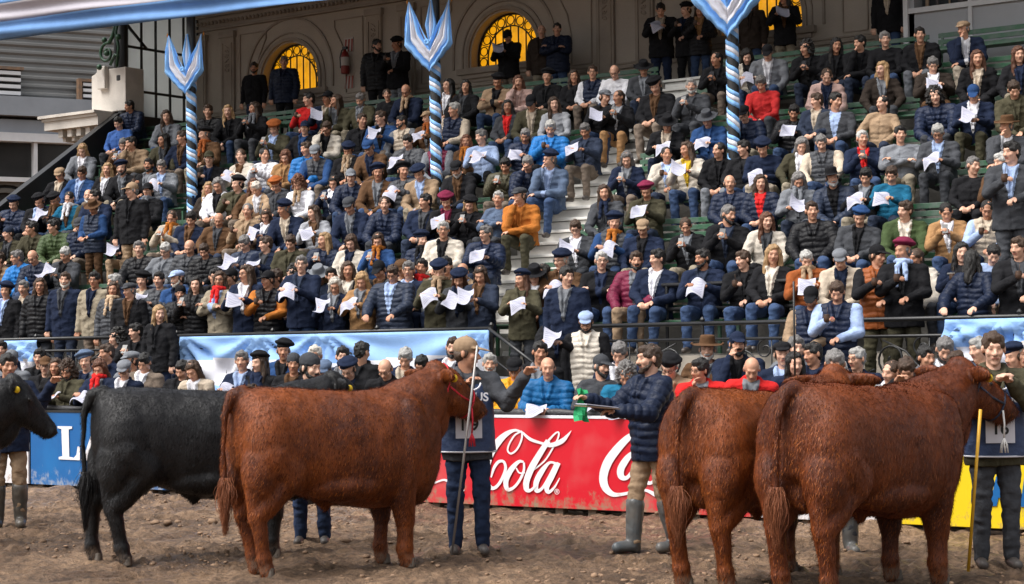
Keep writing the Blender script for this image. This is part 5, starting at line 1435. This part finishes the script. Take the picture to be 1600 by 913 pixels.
# ---------------------------------------------------------------- the bulls
def fur_mat(name, c1, c2, dark, rough=.5, spec=.4):
    m = bpy.data.materials.new(name); m.use_nodes = True; n = m.node_tree.nodes; L = m.node_tree.links; b = n['Principled BSDF']; b.inputs['Roughness'].default_value = rough; b.inputs['Specular IOR Level'].default_value = spec
    b.inputs['Sheen Weight'].default_value = .25; b.inputs['Sheen Roughness'].default_value = .35; b.inputs['Sheen Tint'].default_value = (*[min(1, x*5) for x in c2], 1)
    tc = n.new('ShaderNodeTexCoord')
    def nz(s, st=(1, 1, 1), d=6):
        mp = n.new('ShaderNodeMapping'); mp.inputs['Scale'].default_value = st; L.new(tc.outputs['Object'], mp.inputs[0]); t = n.new('ShaderNodeTexNoise'); t.inputs['Scale'].default_value = s; t.inputs['Detail'].default_value = d; t.inputs['Roughness'].default_value = .65; L.new(mp.outputs[0], t.inputs['Vector']); return t.outputs[0]
    a = nz(2.3); r = n.new('ShaderNodeMapRange'); r.inputs[1].default_value = .36; r.inputs[2].default_value = .66; L.new(a, r.inputs[0])
    mx = n.new('ShaderNodeMix'); mx.data_type = 'RGBA'; L.new(r.outputs[0], mx.inputs[0]); mx.inputs[6].default_value = (*c1, 1); mx.inputs[7].default_value = (*c2, 1)
    f = nz(70, (1, 1, .30)); r2 = n.new('ShaderNodeMapRange'); r2.inputs[1].default_value = .3; r2.inputs[2].default_value = .7; r2.inputs[3].default_value = .72; r2.inputs[4].default_value = 1.25; L.new(f, r2.inputs[0])
    sc = n.new('ShaderNodeVectorMath'); sc.operation = 'SCALE'; L.new(mx.outputs[2], sc.inputs[0]); L.new(r2.outputs[0], sc.inputs['Scale'])
    at = n.new('ShaderNodeAttribute'); at.attribute_name = 'mark'; sp = n.new('ShaderNodeSeparateColor'); L.new(at.outputs['Color'], sp.inputs[0])
    m2 = n.new('ShaderNodeMix'); m2.data_type = 'RGBA'; L.new(sp.outputs[0], m2.inputs[0]); L.new(sc.outputs[0], m2.inputs[6]); m2.inputs[7].default_value = (*dark, 1)
    m3 = n.new('ShaderNodeMix'); m3.data_type = 'RGBA'; L.new(sp.outputs[1], m3.inputs[0]); L.new(m2.outputs[2], m3.inputs[6]); m3.inputs[7].default_value = (.20, .14, .10, 1)
    L.new(m3.outputs[2], b.inputs['Base Color'])
    g = nz(120, (1, 1, .25), 4); bp = n.new('ShaderNodeBump'); bp.inputs['Distance'].default_value = .006; L.new(g, bp.inputs['Height']); L.new(bp.outputs[0], b.inputs['Normal']); return m
M_redfur = fur_mat('red_fur', (.052, .0092, .0024), (.235, .054, .0075), (.02, .008, .005)); M_blkfur = fur_mat('black_fur', (.006, .006, .007), (.012, .011, .012), (.006, .006, .006), .42)
M_redfur2 = fur_mat('dark_red_fur', (.050, .009, .0025), (.175, .040, .008), (.02, .008, .005))
M_tag = mat('ear_tag_yellow', (.75, .50, .01), .5); M_eye = mat('wet_eye', (.006, .004, .003), .08); M_hoof = mat('hoof', (.10, .075, .055), .6, .4, 9, .004, 30)
M_hair_lr = mat('hair_light_red', (.33, .090, .014), .5, .3, 3, spec=.3); M_hair_dr = mat('hair_dark_red', (.045, .010, .003), .7, .3, 3, spec=.15); M_hair_lb = mat('hair_grey_black', (.012, .0115, .013), .6, .3, 3, spec=.25); M_hair_db = mat('hair_jet', (.004, .004, .004), .7, spec=.15)
def bull_mesh(nl=0.0, hy=0, hp=0, seed=0, legs=((0, 0), (0, 0), (0, 0), (0, 0)), neck_up=0.0, tail=0.0):
    """x forward, feet on z=0. legs: shift of each hoof along x: hind left, hind right, fore left, fore right. hy turns head and neck, hp tips the head"""
    B = [(-.99, 1.24, .98, .10), (-.95, 1.36, .84, .22), (-.86, 1.425, .76, .315), (-.70, 1.45, .70, .365), (-.50, 1.445, .66, .375), (-.28, 1.43, .57, .375), (0, 1.41, .50, .40), (.28, 1.405, .475, .41), (.50, 1.425, .475, .39), (.68, 1.44, .49, .35), (.84, 1.42, .51, .30), (.97, 1.36, .57, .23), (1.05, 1.26, .66, .14)]
    P = [p_loft([(x, 0, (a+b_)/2, w_, (a-b_)/2) for (x, a, b_, w_) in B], 32, 2.35, 'x')]
    for s in (-1, 1):
        P += [p_ell((-.70, s*.215, 1.02), (.27, .185, .35), (0, -8, 0)), p_ell((-.80, s*.20, .84), (.20, .175, .28), (0, 8, 0)), p_ell((-.52, s*.22, .84), (.20, .13, .22)), p_ell((.60, s*.25, 1.0), (.22, .155, .36), (0, 12, 0)), p_ell((.66, s*.21, .78), (.17, .13, .20)), p_ell((.08, s*.12, .68), (.5, .27, .15))]
    P += [p_ell((.84, 0, .68), (.20, .15, .22)), p_ell((.98, 0, .84), (.14, .12, .22)), p_cap((-.18, 0, .60), (-.08, 0, .50), .07, .045), p_ell((-.78, 0, .72), (.10, .10, .14))]
    # legs
    for i, (s, hind) in enumerate(((1, 1), (-1, 1), (1, 0), (-1, 0))):
        dx, lift = legs[i]
        if hind:
            st = (-.58, s*.22, .78); hk = (-.86+dx*.6, s*.20, .47); fe = (-.80+dx, s*.20, .15); ho = (-.77+dx, s*.20, .045)
            P += [p_cap((-.72, s*.20, .92), st, .22, .175), p_cap(st, (hk[0]+.02, hk[1], hk[2]+.03), .165, .095), p_cap((-.86, s*.19, .8), (hk[0]-.03, hk[1], hk[2]+.02), .14, .055), p_ell(hk, (.09, .07, .095)), p_cap(hk, fe, .074, .062), p_ell(fe, (.078, .072, .066)), p_cap(fe, ho, .062, .07)]
        else:
            el = (.56, s*.225, .72); kn = (.62+dx*.55, s*.20, .38); fe = (.61+dx, s*.20, .15); ho = (.635+dx, s*.20, .045)
            P += [p_cap((.62, s*.22, .95), el, .19, .155), p_cap(el, kn, .15, .088), p_ell(kn, (.088, .08, .085)), p_cap(kn, fe, .070, .062), p_ell(fe, (.078, .072, .066)), p_cap(fe, ho, .062, .07)]
        P += [p_cap((ho[0]-.06, ho[1]-.02, fe[2]-.02), (ho[0]-.075, ho[1]-.022, fe[2]-.045), .017, .012), p_cap((ho[0]-.06, ho[1]+.02, fe[2]-.02), (ho[0]-.075, ho[1]+.022, fe[2]-.045), .017, .012)]
    # neck and head, turning about the withers
    NK = Matrix.Translation((.78-nl, 0, 1.15)) @ Matrix.Rotation(rad(hy*.6), 4, 'Z') @ Matrix.Rotation(rad(-neck_up), 4, 'Y')
    N_ = [p_loft([(-.16, 0, -.07, .30, .34), (.04, 0, -.01, .275, .345), (.20, 0, .05, .235, .30), (.36, 0, .125, .185, .25), (.46, 0, .17, .15, .20)], 24, 2.1, 'x'), p_ell((.18, 0, .23), (.26, .12, .12)), p_ell((.30, 0, -.08), (.26, .09, .20), (0, -28, 0))]
    HD = NK @ Matrix.Translation((.47, 0, .235)) @ Matrix.Rotation(rad(hy*.4), 4, 'Z') @ Matrix.Rotation(rad(26+hp), 4, 'Y')
    H_ = [p_loft([(-.10, 0, 0, .08, .09), (-.03, 0, .0, .125, .135), (.08, 0, -.02, .14, .16), (.20, 0, -.035, .12, .145), (.32, 0, -.035, .095, .115), (.43, 0, -.035, .078, .085), (.49, 0, -.04, .075, .07), (.52, 0, -.045, .05, .05)], 22, 2.3, 'x'),
          p_ell((-.05, 0, .085), (.09, .085, .065)), p_ell((.10, 0, -.095), (.16, .08, .07)), p_ell((.47, 0, -.045), (.06, .086, .064)), p_cap((.36, 0, -.11), (.46, 0, -.10), .045, .04)]
    for s in (-1, 1):
        H_ += [p_ell((.12, s*.115, .035), (.05, .03, .035)), p_ell((.13, s*.10, -.06), (.09, .035, .07)), p_ell((.52, s*.045, -.02), (.02, .02, .018))]
        H_ += tf([p_ell((0, s*.135, 0), (.062, .145, .022)), p_ell((0, s*.03, 0), (.04, .06, .035))], Matrix.Translation((-.035, s*.105, .045)) @ Euler((rad(s*-6), rad(35), rad(s*14))).to_matrix().to_4x4())
    P += tf(N_, NK)+tf(H_, HD @ Matrix.Scale(1.1, 4))
    # tail
    T = [(-.90, 0, 1.40), (-1.0, 0, 1.39), (-1.055, tail*.3, 1.25), (-1.07, tail*.6, 1.0), (-1.06, tail*.9, .80), (-1.05, tail, .66)]
    R_ = [.065, .05, .038, .031, .026, .022]
    for i in range(5): P.append(p_cap(T[i], T[i+1], R_[i], R_[i+1], 10))
    me = voxel('bull', P, .0165, 6, .55)
    V = get_v(me); N = get_n(me); V = V+N*(vnoise(V*np.array([5, 5, 3.4]))*.014+vnoise(V*np.array([13, 13, 8]))*.005)[:, None]; set_v(me, V)
    A = np.array(HD.inverted()); Hh = V @ A[:3, :3].T+A[:3, 3]; col = np.zeros((len(V), 4)); col[:, 3] = 1
    col[:, 0] = np.clip((Hh[:, 0]-.455)/.03, 0, 1)*(np.abs(Hh[:, 1]) < .12)*(np.abs(Hh[:, 2]) < .2)*.8; lowleg = (V[:, 2] < .17+.05*vnoise(V*9))
    col[:, 1] = np.clip((.13-V[:, 2]+.07*vnoise(V*14))/.08, 0, 1)*.75
    at = me.color_attributes.new('mark', 'FLOAT_COLOR', 'POINT'); at.data.foreach_set('color', col.ravel()); return me, HD, T[-1], NK
def hair_strands(me, n, length, width, rs, sel=None, droop=.6, flow=(-.6, 0, -1)):
    """short coat hairs laid over the skin as slim blades"""
    V = get_v(me); N = get_n(me); idx = np.arange(len(V)) if sel is None else np.nonzero(sel(V))[0]
    k = rs.choice(idx, n); p = V[k]+rs.normal(0, .006, (n, 3)); nn = N[k]; p = p-nn*.006
    fl = np.array(flow)+rs.normal(0, .28, (n, 3)); fl = fl-nn*(fl*nn).sum(1)[:, None]; fl /= np.linalg.norm(fl, axis=1)[:, None]+1e-6
    L = length*rs.uniform(.6, 1.3, n)[:, None]; d1 = nn*.55+fl*.8; d2 = nn*.15+fl; side = np.cross(nn, fl); w_ = width
    a, b_, c, d_ = p-side*w_, p+side*w_, p+d1*L*.5+side*w_*.7, p+d1*L*.5-side*w_*.7; tip = p+d1*L*.5+d2*L*.5
    VV = np.stack([a, b_, c, d_, tip], 1).reshape(-1, 3); m = bpy.data.meshes.new('coat_hair'); o = np.arange(n)*5
    m.vertices.add(len(VV)); m.vertices.foreach_set('co', VV.ravel()); li = np.concatenate([np.stack([o, o+1, o+2, o+3], 1), ], 1); tri = np.stack([o+3, o+2, o+4], 1)
    m.loops.add(n*7); m.polygons.add(n*2); m.loops.foreach_set('vertex_index', np.concatenate([li.ravel(), tri.ravel()])); m.polygons.foreach_set('loop_start', np.concatenate([np.arange(n)*4, n*4+np.arange(n)*3])); m.polygons.foreach_set('loop_total', np.array([4]*n+[3]*n)); m.update(calc_edges=True); r_ = rs.choice([0, 1, 2], n, p=[.5, .2, .3]); m.polygons.foreach_set('material_index', np.concatenate([r_, r_])); return m
def switch_mesh(n, L, spread, rs, kinks=7):
    b = MB()
    for i in range(n):
        x, y = rs.normal(0, .012, 2); dx, dy = rs.normal(0, spread, 2); l = L*rs.uniform(.55, 1.0); P = []
        ph = rs.uniform(0, 6)
        for j in range(kinks+1):
            t = j/kinks; e = math.sin(math.pi*min(1, t*1.15))*1.3+.15; P.append((x+dx*e+.012*math.sin(ph+t*9), y+dy*e+.012*math.cos(ph+t*8), -l*t))
        b.tube(P, [.0024*(1-.6*(j/kinks)) for j in range(kinks+1)], 3)
    return b
def bull(name, pos, head_deg, fur, label, tagsides=(1, -1), seed=0, sc=1.0, swL=.45, nh=80000, **kw):
    rs = np.random.default_rng(seed); me, HD, T, NK = bull_mesh(seed=seed, **kw); me.materials.append(fur)
    o = link('bull', me); o.location = pos; o.rotation_euler = (0, 0, head_deg); o.scale = (sc, sc, sc); tag(o, label, 'bull', 'show bulls standing in the ring')
    h = hair_strands(me, nh, .034, .0017, rs); [h.materials.append(q) for q in ((fur, M_hair_lr, M_hair_dr) if fur is not M_blkfur else (fur, M_hair_lb, M_hair_db))]; link('coat_hair', h, o)
    b = switch_mesh(380, swL, .021, rs); s = b.build('tail_switch', M_switchr if fur is not M_blkfur else M_blkfur, o, smooth=True); s.location = (T[0], T[1], T[2]+.10)
    e = MB()
    for s_ in (-1, 1):
        b = MB(); q = HD @ Vector((.1375, s_*.149, .041)); v, f = p_ell(tuple(q), (.022, .017, .020)); b.add(v.tolist(), f); b.build('eye', M_eye, o, smooth=True)
    for s_ in tagsides:
        q = HD @ Vector((-.045, s_*.315, .02)); b = MB(); v, f = p_ell(tuple(q), (.032, .03, .032)); b.add(v.tolist(), f); b.build('ear_tag', M_tag, o, smooth=True)
    b = MB(); lg = kw.get('legs', ((0, 0),)*4)
    for i, (s_, hind) in enumerate(((1, 1), (-1, 1), (1, 0), (-1, 0))):
        x = (-.765 if hind else .645)+lg[i][0]
        b = MB()
        for c in (-.031, .031): b.lathe((x+.01, s_*.20+c, .0), [(.046, 0), (.044, .012), (.033, .075), (.02, .08)], 12)
        b.build('hoof', M_hoof, o, smooth=True)
    return o, HD, NK
M_switchr = fur_mat('tail_hair_red', (.13, .035, .014), (.26, .085, .035), (.03, .01, .01), .55)
right_deg = math.atan2(CR.y, CR.x)
def at_ground(px, py): q = at_z(px, py, 0); return q
def place_bull(hind_px, fore_px, sc=1.0):
    """midpoint and bearing from where the nearest hind and fore hooves touch the mud"""
    a, c = at_ground(*hind_px), at_ground(*fore_px); return a, c, math.atan2((c-a).y, (c-a).x)
a, c, ang = place_bull((414, 893), (608, 881)); ang += 0

def stand_bull(name_px, yaw_from_right, fur, label, sx=.88, sc=1.0, **kw):
    """put the near hind hoof where the photograph shows it"""
    h = at_ground(*name_px); ang = right_deg+rad(yaw_from_right); lx, ly = -.765*sx*sc+kw.get('legs', ((0, 0),)*4)[1][0]*sx*sc, -.20*sc
    p = (h.x-(lx*math.cos(ang)-ly*math.sin(ang)), h.y-(lx*math.sin(ang)+ly*math.cos(ang)), 0)
    o, HD, NK = bull('bull', p, ang, fur, label, sc=sc, **kw); o.scale = (sx*sc, sc, sc); return o, HD, NK
bk, bkH, _ = stand_bull((196, 884), 22, M_blkfur, 'black bull with yellow ear tag standing behind the red bull with the red halter', seed=2, sx=.93, sc=1.02, hy=14, hp=0, neck_up=-2, tail=.02, legs=((-.16, 0), (.02, 0), (0, 0), (-.05, 0)), swL=.5)
rb, rbH, _ = stand_bull((418, 903), 31, M_redfur, 'chestnut bull with a red halter in the middle of the ring', seed=4, sx=.86, sc=1.02, nl=.10, hy=2, hp=6, neck_up=9, tail=.03, legs=((.10, 0), (0, 0), (-.02, 0), (.0, 0)))
r4, r4H, _ = stand_bull((1138, 925), 46, M_redfur, 'chestnut bull seen from behind, second from the right edge', seed=7, sx=.92, sc=1.0, hy=24, hp=-10, neck_up=5, tail=.04)
r5, r5H, _ = stand_bull((1300, 940), 44, M_redfur2, 'darkest chestnut bull nearest the right edge, a white tassel at its head', seed=9, sx=.90, sc=1.03, hy=-16, hp=0, neck_up=4, tail=.05, tagsides=(1, -1))
lb_, lbH, _ = stand_bull((-300, 868), 20, M_blkfur, 'black bull at the left edge, only head and ear in view', seed=12, sx=.9, sc=1.0, hy=5, hp=14, neck_up=2)
# ---------------------------------------------------------------- halters
M_rope = mat('red_rope', (.55, .012, .03), .7, .4, 30, .003, 60); M_ropeb = mat('dark_rope', (.02, .03, .06), .7); M_tass = mat('white_tassel', (.6, .58, .56), .8, .2, 20)
def halter(o, HD, m, label, r=.009, tassel=None):
    t = empty('halter'); t.matrix_world = o.matrix_world if False else Matrix.LocRotScale(o.location, o.rotation_euler, o.scale); tag(t, label, 'halter', 'rope halters on the bulls')
    b = MB(); loop = lambda x, ry, rz, z0, tilt=0: [HD @ Vector((x+tilt*math.sin(a), ry*math.cos(a), z0+rz*math.sin(a))) for a in np.linspace(0, 2*math.pi, 19)]
    b.tube(loop(.36, .112, .128, -.035), r, 6, cap=False); b.tube(loop(.02, .165, .170, -.005, -.03), r, 6, cap=False)
    for s in (-1, 1): b.tube([HD @ Vector(q) for q in ((.36, s*.112, -.03), (.2, s*.145, -.04), (.04, s*.166, -.02))], r, 6)
    b.build('strap', m, t, smooth=True)
    b = MB(); e = HD @ Vector((.36, -.115, -.08)); P = [e, e+Vector((.0, -.01, -.10)), e+Vector((-.01, -.01, -.20))]; b.tube(P, r*.9, 6)
    for i in range(26): a = i*.9; b.tube([P[2], P[2]+Vector((.022*math.cos(a), .022*math.sin(a), -.05)), P[2]+Vector((.03*math.cos(a+.3), .03*math.sin(a+.3), -.11))], .006, 4)
    b.build('tassel', tassel or m, t, smooth=True)
halter(rb, rbH, M_rope, 'red rope halter with tassel on the middle chestnut bull'); halter(r5, r5H, M_ropeb, 'dark halter with white tassel on the rightmost bull', tassel=M_tass)
# ---------------------------------------------------------------- the people in the ring
M_boot = mat('rubber_boot', (.075, .095, .11), .35, .5, 6, .004, 20, col2=(.15, .13, .11)); M_bootd = mat('rubber_boot_dark', (.03, .035, .035), .4, .4, 6, col2=(.12, .10, .08)); M_bib = mat('bib_cloth', (.028, .05, .12), .6, .2, 6, .02, 12); M_card = mat('number_card', (.70, .70, .76), .6); M_ink = mat('black_ink', (.01, .01, .012), .6); M_pipe = mat('white_piping', (.7, .7, .75), .6)
def bib(root, fg):
    R, sh = fg['R'], fg['sh']; hip = sh-.49
    P = tf([p_loft([(0, -.01, hip-.10, .225, .178), (0, -.01, hip+.02, .222, .176), (0, -.015, hip+.22, .215, .168), (0, -.017, hip+.36, .205, .160), (0, -.01, hip+.44, .15, .135), (0, -.0, hip+.47, .09, .10)], 30, 2.3)], R); me = voxel('bib', P, .011, 1)
    V = get_v(me); N = get_n(me); V = V+N*(vnoise(V*np.array([11, 11, 15]))*.008)[:, None]; set_v(me, V); me.materials.append(M_bib); link('bib', me, root)
    b = MB(); b.tube([R @ Vector((.228*math.cos(a), -.01+.182*math.sin(a), hip-.09)) for a in np.linspace(0, 2*math.pi, 30)], .008, 6, cap=False); b.build('piping', M_pipe, root, smooth=True); b = MB(); b.tube([R @ Vector((.10*math.cos(a), -.10+.07*math.sin(a)-.03, hip+.455-.06*math.sin(a)*-1)) for a in np.linspace(math.pi, 2*math.pi, 12)], .008, 6); b.build('piping', M_pipe, root, smooth=True)
def text(root, s, loc, size, m, name, rot=(90, 0, 0), bold=True):
    cu = bpy.data.curves.new('t', 'FONT'); cu.body = s; cu.size = size; cu.align_x = 'CENTER'; cu.extrude = .0015; cu.offset = size*.022 if bold else 0; o = bpy.data.objects.new('t', cu); COL.objects.link(o)
    dg = bpy.context.evaluated_depsgraph_get(); me = bpy.data.meshes.new_from_object(o.evaluated_get(dg)); bpy.data.objects.remove(o); me.materials.clear(); me.materials.append(m); q = link(name, me, root); q.location = loc; q.rotation_euler = [rad(a) for a in rot]; return q
def card(root, z, s, y=-.205, x=0):
    b = MB(); b.box((x-.105, y, z-.10), (x+.105, y+.004, z+.10)); c = b.build('number_card', M_card, root); b = MB(); b.box((x-.09, y-.002, z+.068), (x+.09, y-.0005, z+.088)); b.build('card_header', mat('card_grey', (.35, .35, .42), .6), c); text(c, s, (x, y-.002, z-.035), .125, M_ink, 'number')
def boots(root, fg, m, tall=.40):
  for lg in fg['legs']:
    k_, an = Vector(lg[1]), Vector(lg[2]); top = an+(k_-an)*((tall-an.z)/(k_.z-an.z)); P = [p_cap(top, an, .082, .064), p_cap((an.x, an.y+.01, .06), (an.x*1.1, an.y-.16, .048), .055, .045), p_cap((an.x, an.y+.02, .035), (an.x, an.y+.01, .06), .05)]
    me = voxel('boot', P, .012, 1); V = get_v(me); N = get_n(me); V = V+N*(vnoise(V*20)*.005)[:, None]; V[:, 2] = np.maximum(V[:, 2], .003); set_v(me, V); me.materials.append(m); link('boot', me, root)
def ring_person(px, py, face, head, body, arms, gaze, ex, label, sc=1.05, lean=0, step=0, vox=.0085, wide=1.0, grp='handlers and judge in the ring'):
    g = at_ground(px, py); fg = figure(True, arms, gaze, body.split('.')[0], lean, vox, 'm', wide, step); root = make_person(fg, head, body, 'm', ex, (g.x, g.y, 0), PSI+rad(face), sc); tag(root, label, 'person', grp); return root, fg
ARMS['chin2'] = (((-.25, -.16, -.24), (-.06, -.30, -.045)), ((.25, -.16, -.24), (.06, -.31, -.05)))
ARMS['lead'] = (((-.25, -.14, -.25), (-.03, -.33, -.045)), ((.31, -.10, -.20), (.44, -.30, .02)))
h1, f1 = ring_person(733, 867, 4, 'cp.tan', 'c.dgrey', 'lead', (72, 6), ['t.djeans'], 'person in tan cap and navy bib leading the chestnut bull with a long rod', 1.07); bib(h1, f1)
text(h1, 'ANGUS', (.0, -.20, 1.235), .095, M_pipe, 'bib_lettering'); card(h1, 1.04, '1 9')
h2, f2 = ring_person(1558, 889, -2, 'sh.brown', 'c.olive', 'chin2', (-4, 8), ['t.dgrey', 'bd.k'] if False else ['t.dgrey'], 'person in navy bib number six holding a yellow stick at the right edge', 1.06, wide=1.08); bib(h2, f2)
text(h2, 'ANGUS', (.0, -.20, 1.225), .085, M_pipe, 'bib_lettering'); card(h2, 1.03, '16')
jd, fj = ring_person(1023, 863, -58, 'sh.brown', 'p.navy', 'judge', (-12, 4), ['t.tan', 'bd.brown'], 'person in navy quilted jacket and rubber boots walking with clipboard, the judge', 1.03, step=.16); boots(jd, fj, M_boot)
h3, f3 = ring_person(14, 826, 10, 'sh.k', 'c.navy', 'lead', 'f', ['t.tan'], 'person in tan trousers and dark boots behind the left black bull', 1.03); boots(h3, f3, M_bootd)
h4, f4 = ring_person(488, 852, 0, 'bn.dgrey', 'c.navy', 'd', 'r', ['t.djeans', 'bd.k'], 'person in jeans behind the middle bulls, dark knitted hat above their backs', 1.0)
h5, f5 = ring_person(1309, 868, 0, 'sh.grey', 'c.black', 'lead', (-10, 24), ['t.dgrey'], 'grey jacketed person with bowed head between the right bulls, holding a black pole'.replace('grey jacketed ', ''), 1.0); boots(h5, f5, M_boot)
def rod(pa, pb, D, r, m, label, name='show_stick'):
    a, b_ = at_d(*pa, D[0]), at_d(*pb, D[1]); b = MB(); b.tube([a, a*.5+b_*.5, b_], r, 8); o = b.build(name, m, smooth=True); tag(o, label, 'stick', 'sticks held by the handlers'); return o
M_steel = mat('grey_rod', (.32, .30, .29), .4, .2, 9, metal=.4); M_yst = mat('yellow_stick', (.62, .34, .02), .45)
rod((746, 540), (706, 867), (15.75, 15.85), .010, M_steel, 'long grey rod planted in the mud by the handler in the tan cap')
rod((1532, 640), (1513, 893), (14.1, 14.2), .013, M_yst, 'yellow stick planted in the mud beside the rightmost handler')
rod((1240, 440), (1243, 640), (16.2, 16.4), .009, M_iron, 'thin black pole rising between the two right bulls')
# the judge's clipboard and green cloth
def held2(name, mb_, mats, label, cat):
    o = mb_.build(name, mats); o.matrix_world = jd.matrix_world; tag(o, label, cat); return o
sh = fj['sh']; w0, w1 = fj['J'][0][2], fj['J'][1][2]
b = MB(); c = w1+Vector((.02, -.14, .02)); b.bar(c+Vector((-.02, .10, 0)), c+Vector((-.06, -.20, .03)), .23, .008); b.bar(c+Vector((-.02, .09, .012)), c+Vector((-.06, -.19, .046)), .21, .008, m=1); held2('clipboard', b, [mat('board_brown', (.22, .15, .10), .6), M_paper], 'brown clipboard with papers held by the judge', 'clipboard')
b = MB(); c = w0+Vector((0, -.07, .02)); b.add([tuple(c+Vector((.03*math.sin(i*1.3+j), (-.05+.02*i)*(1+.5*j/6), .07-.045*j+.01*math.sin(i)))) for i in range(6) for j in range(7)], [(i*7+j, (i+1)*7+j, (i+1)*7+j+1, i*7+j+1) for i in range(5) for j in range(6)]); held2('green_cloth', b, mat('green_cloth', (.03, .42, .16), .8, .15, 9), 'bright green cloth in the raised hand of the judge', 'cloth')
# clods kicked up over the ring
rs = np.random.default_rng(21); b = MB(); bv, bf = p_ell((0, 0, 0), 1, nu=6, nv=4)
from mathutils.kdtree import KDTree
kx, ky = xs, ys
def gz(x, y): i = int(np.searchsorted(kx, x)); j = int(np.searchsorted(ky, y)); return Zg[min(j, len(ky)-1), min(i, len(kx)-1)]
for _ in range(4200):
    x, y = rs.uniform(-18.5, -2.5), rs.uniform(11, 16.5); 
    if value_noise(np.array([x]), np.array([y]), 1.3, 33)[0] < .42 and rs.random() < .8: continue
    s = rs.gamma(1.8, .0045)+.005; q = bv*np.array([s*rs.uniform(.8, 1.5), s*rs.uniform(.8, 1.5), s*rs.uniform(.5, .9)])*(1+rs.uniform(-.25, .25, (len(bv), 1))); b.add((q+np.array([x, y, gz(x, y)+s*.25])).tolist(), bf)
o = b.build('mud_clods', mat('clod', (.25, .16, .10), .9, .45, 6, .004, 60), smooth=True); tag(o, 'small brown clods of mud scattered over the ring', 'mud', kind='stuff')
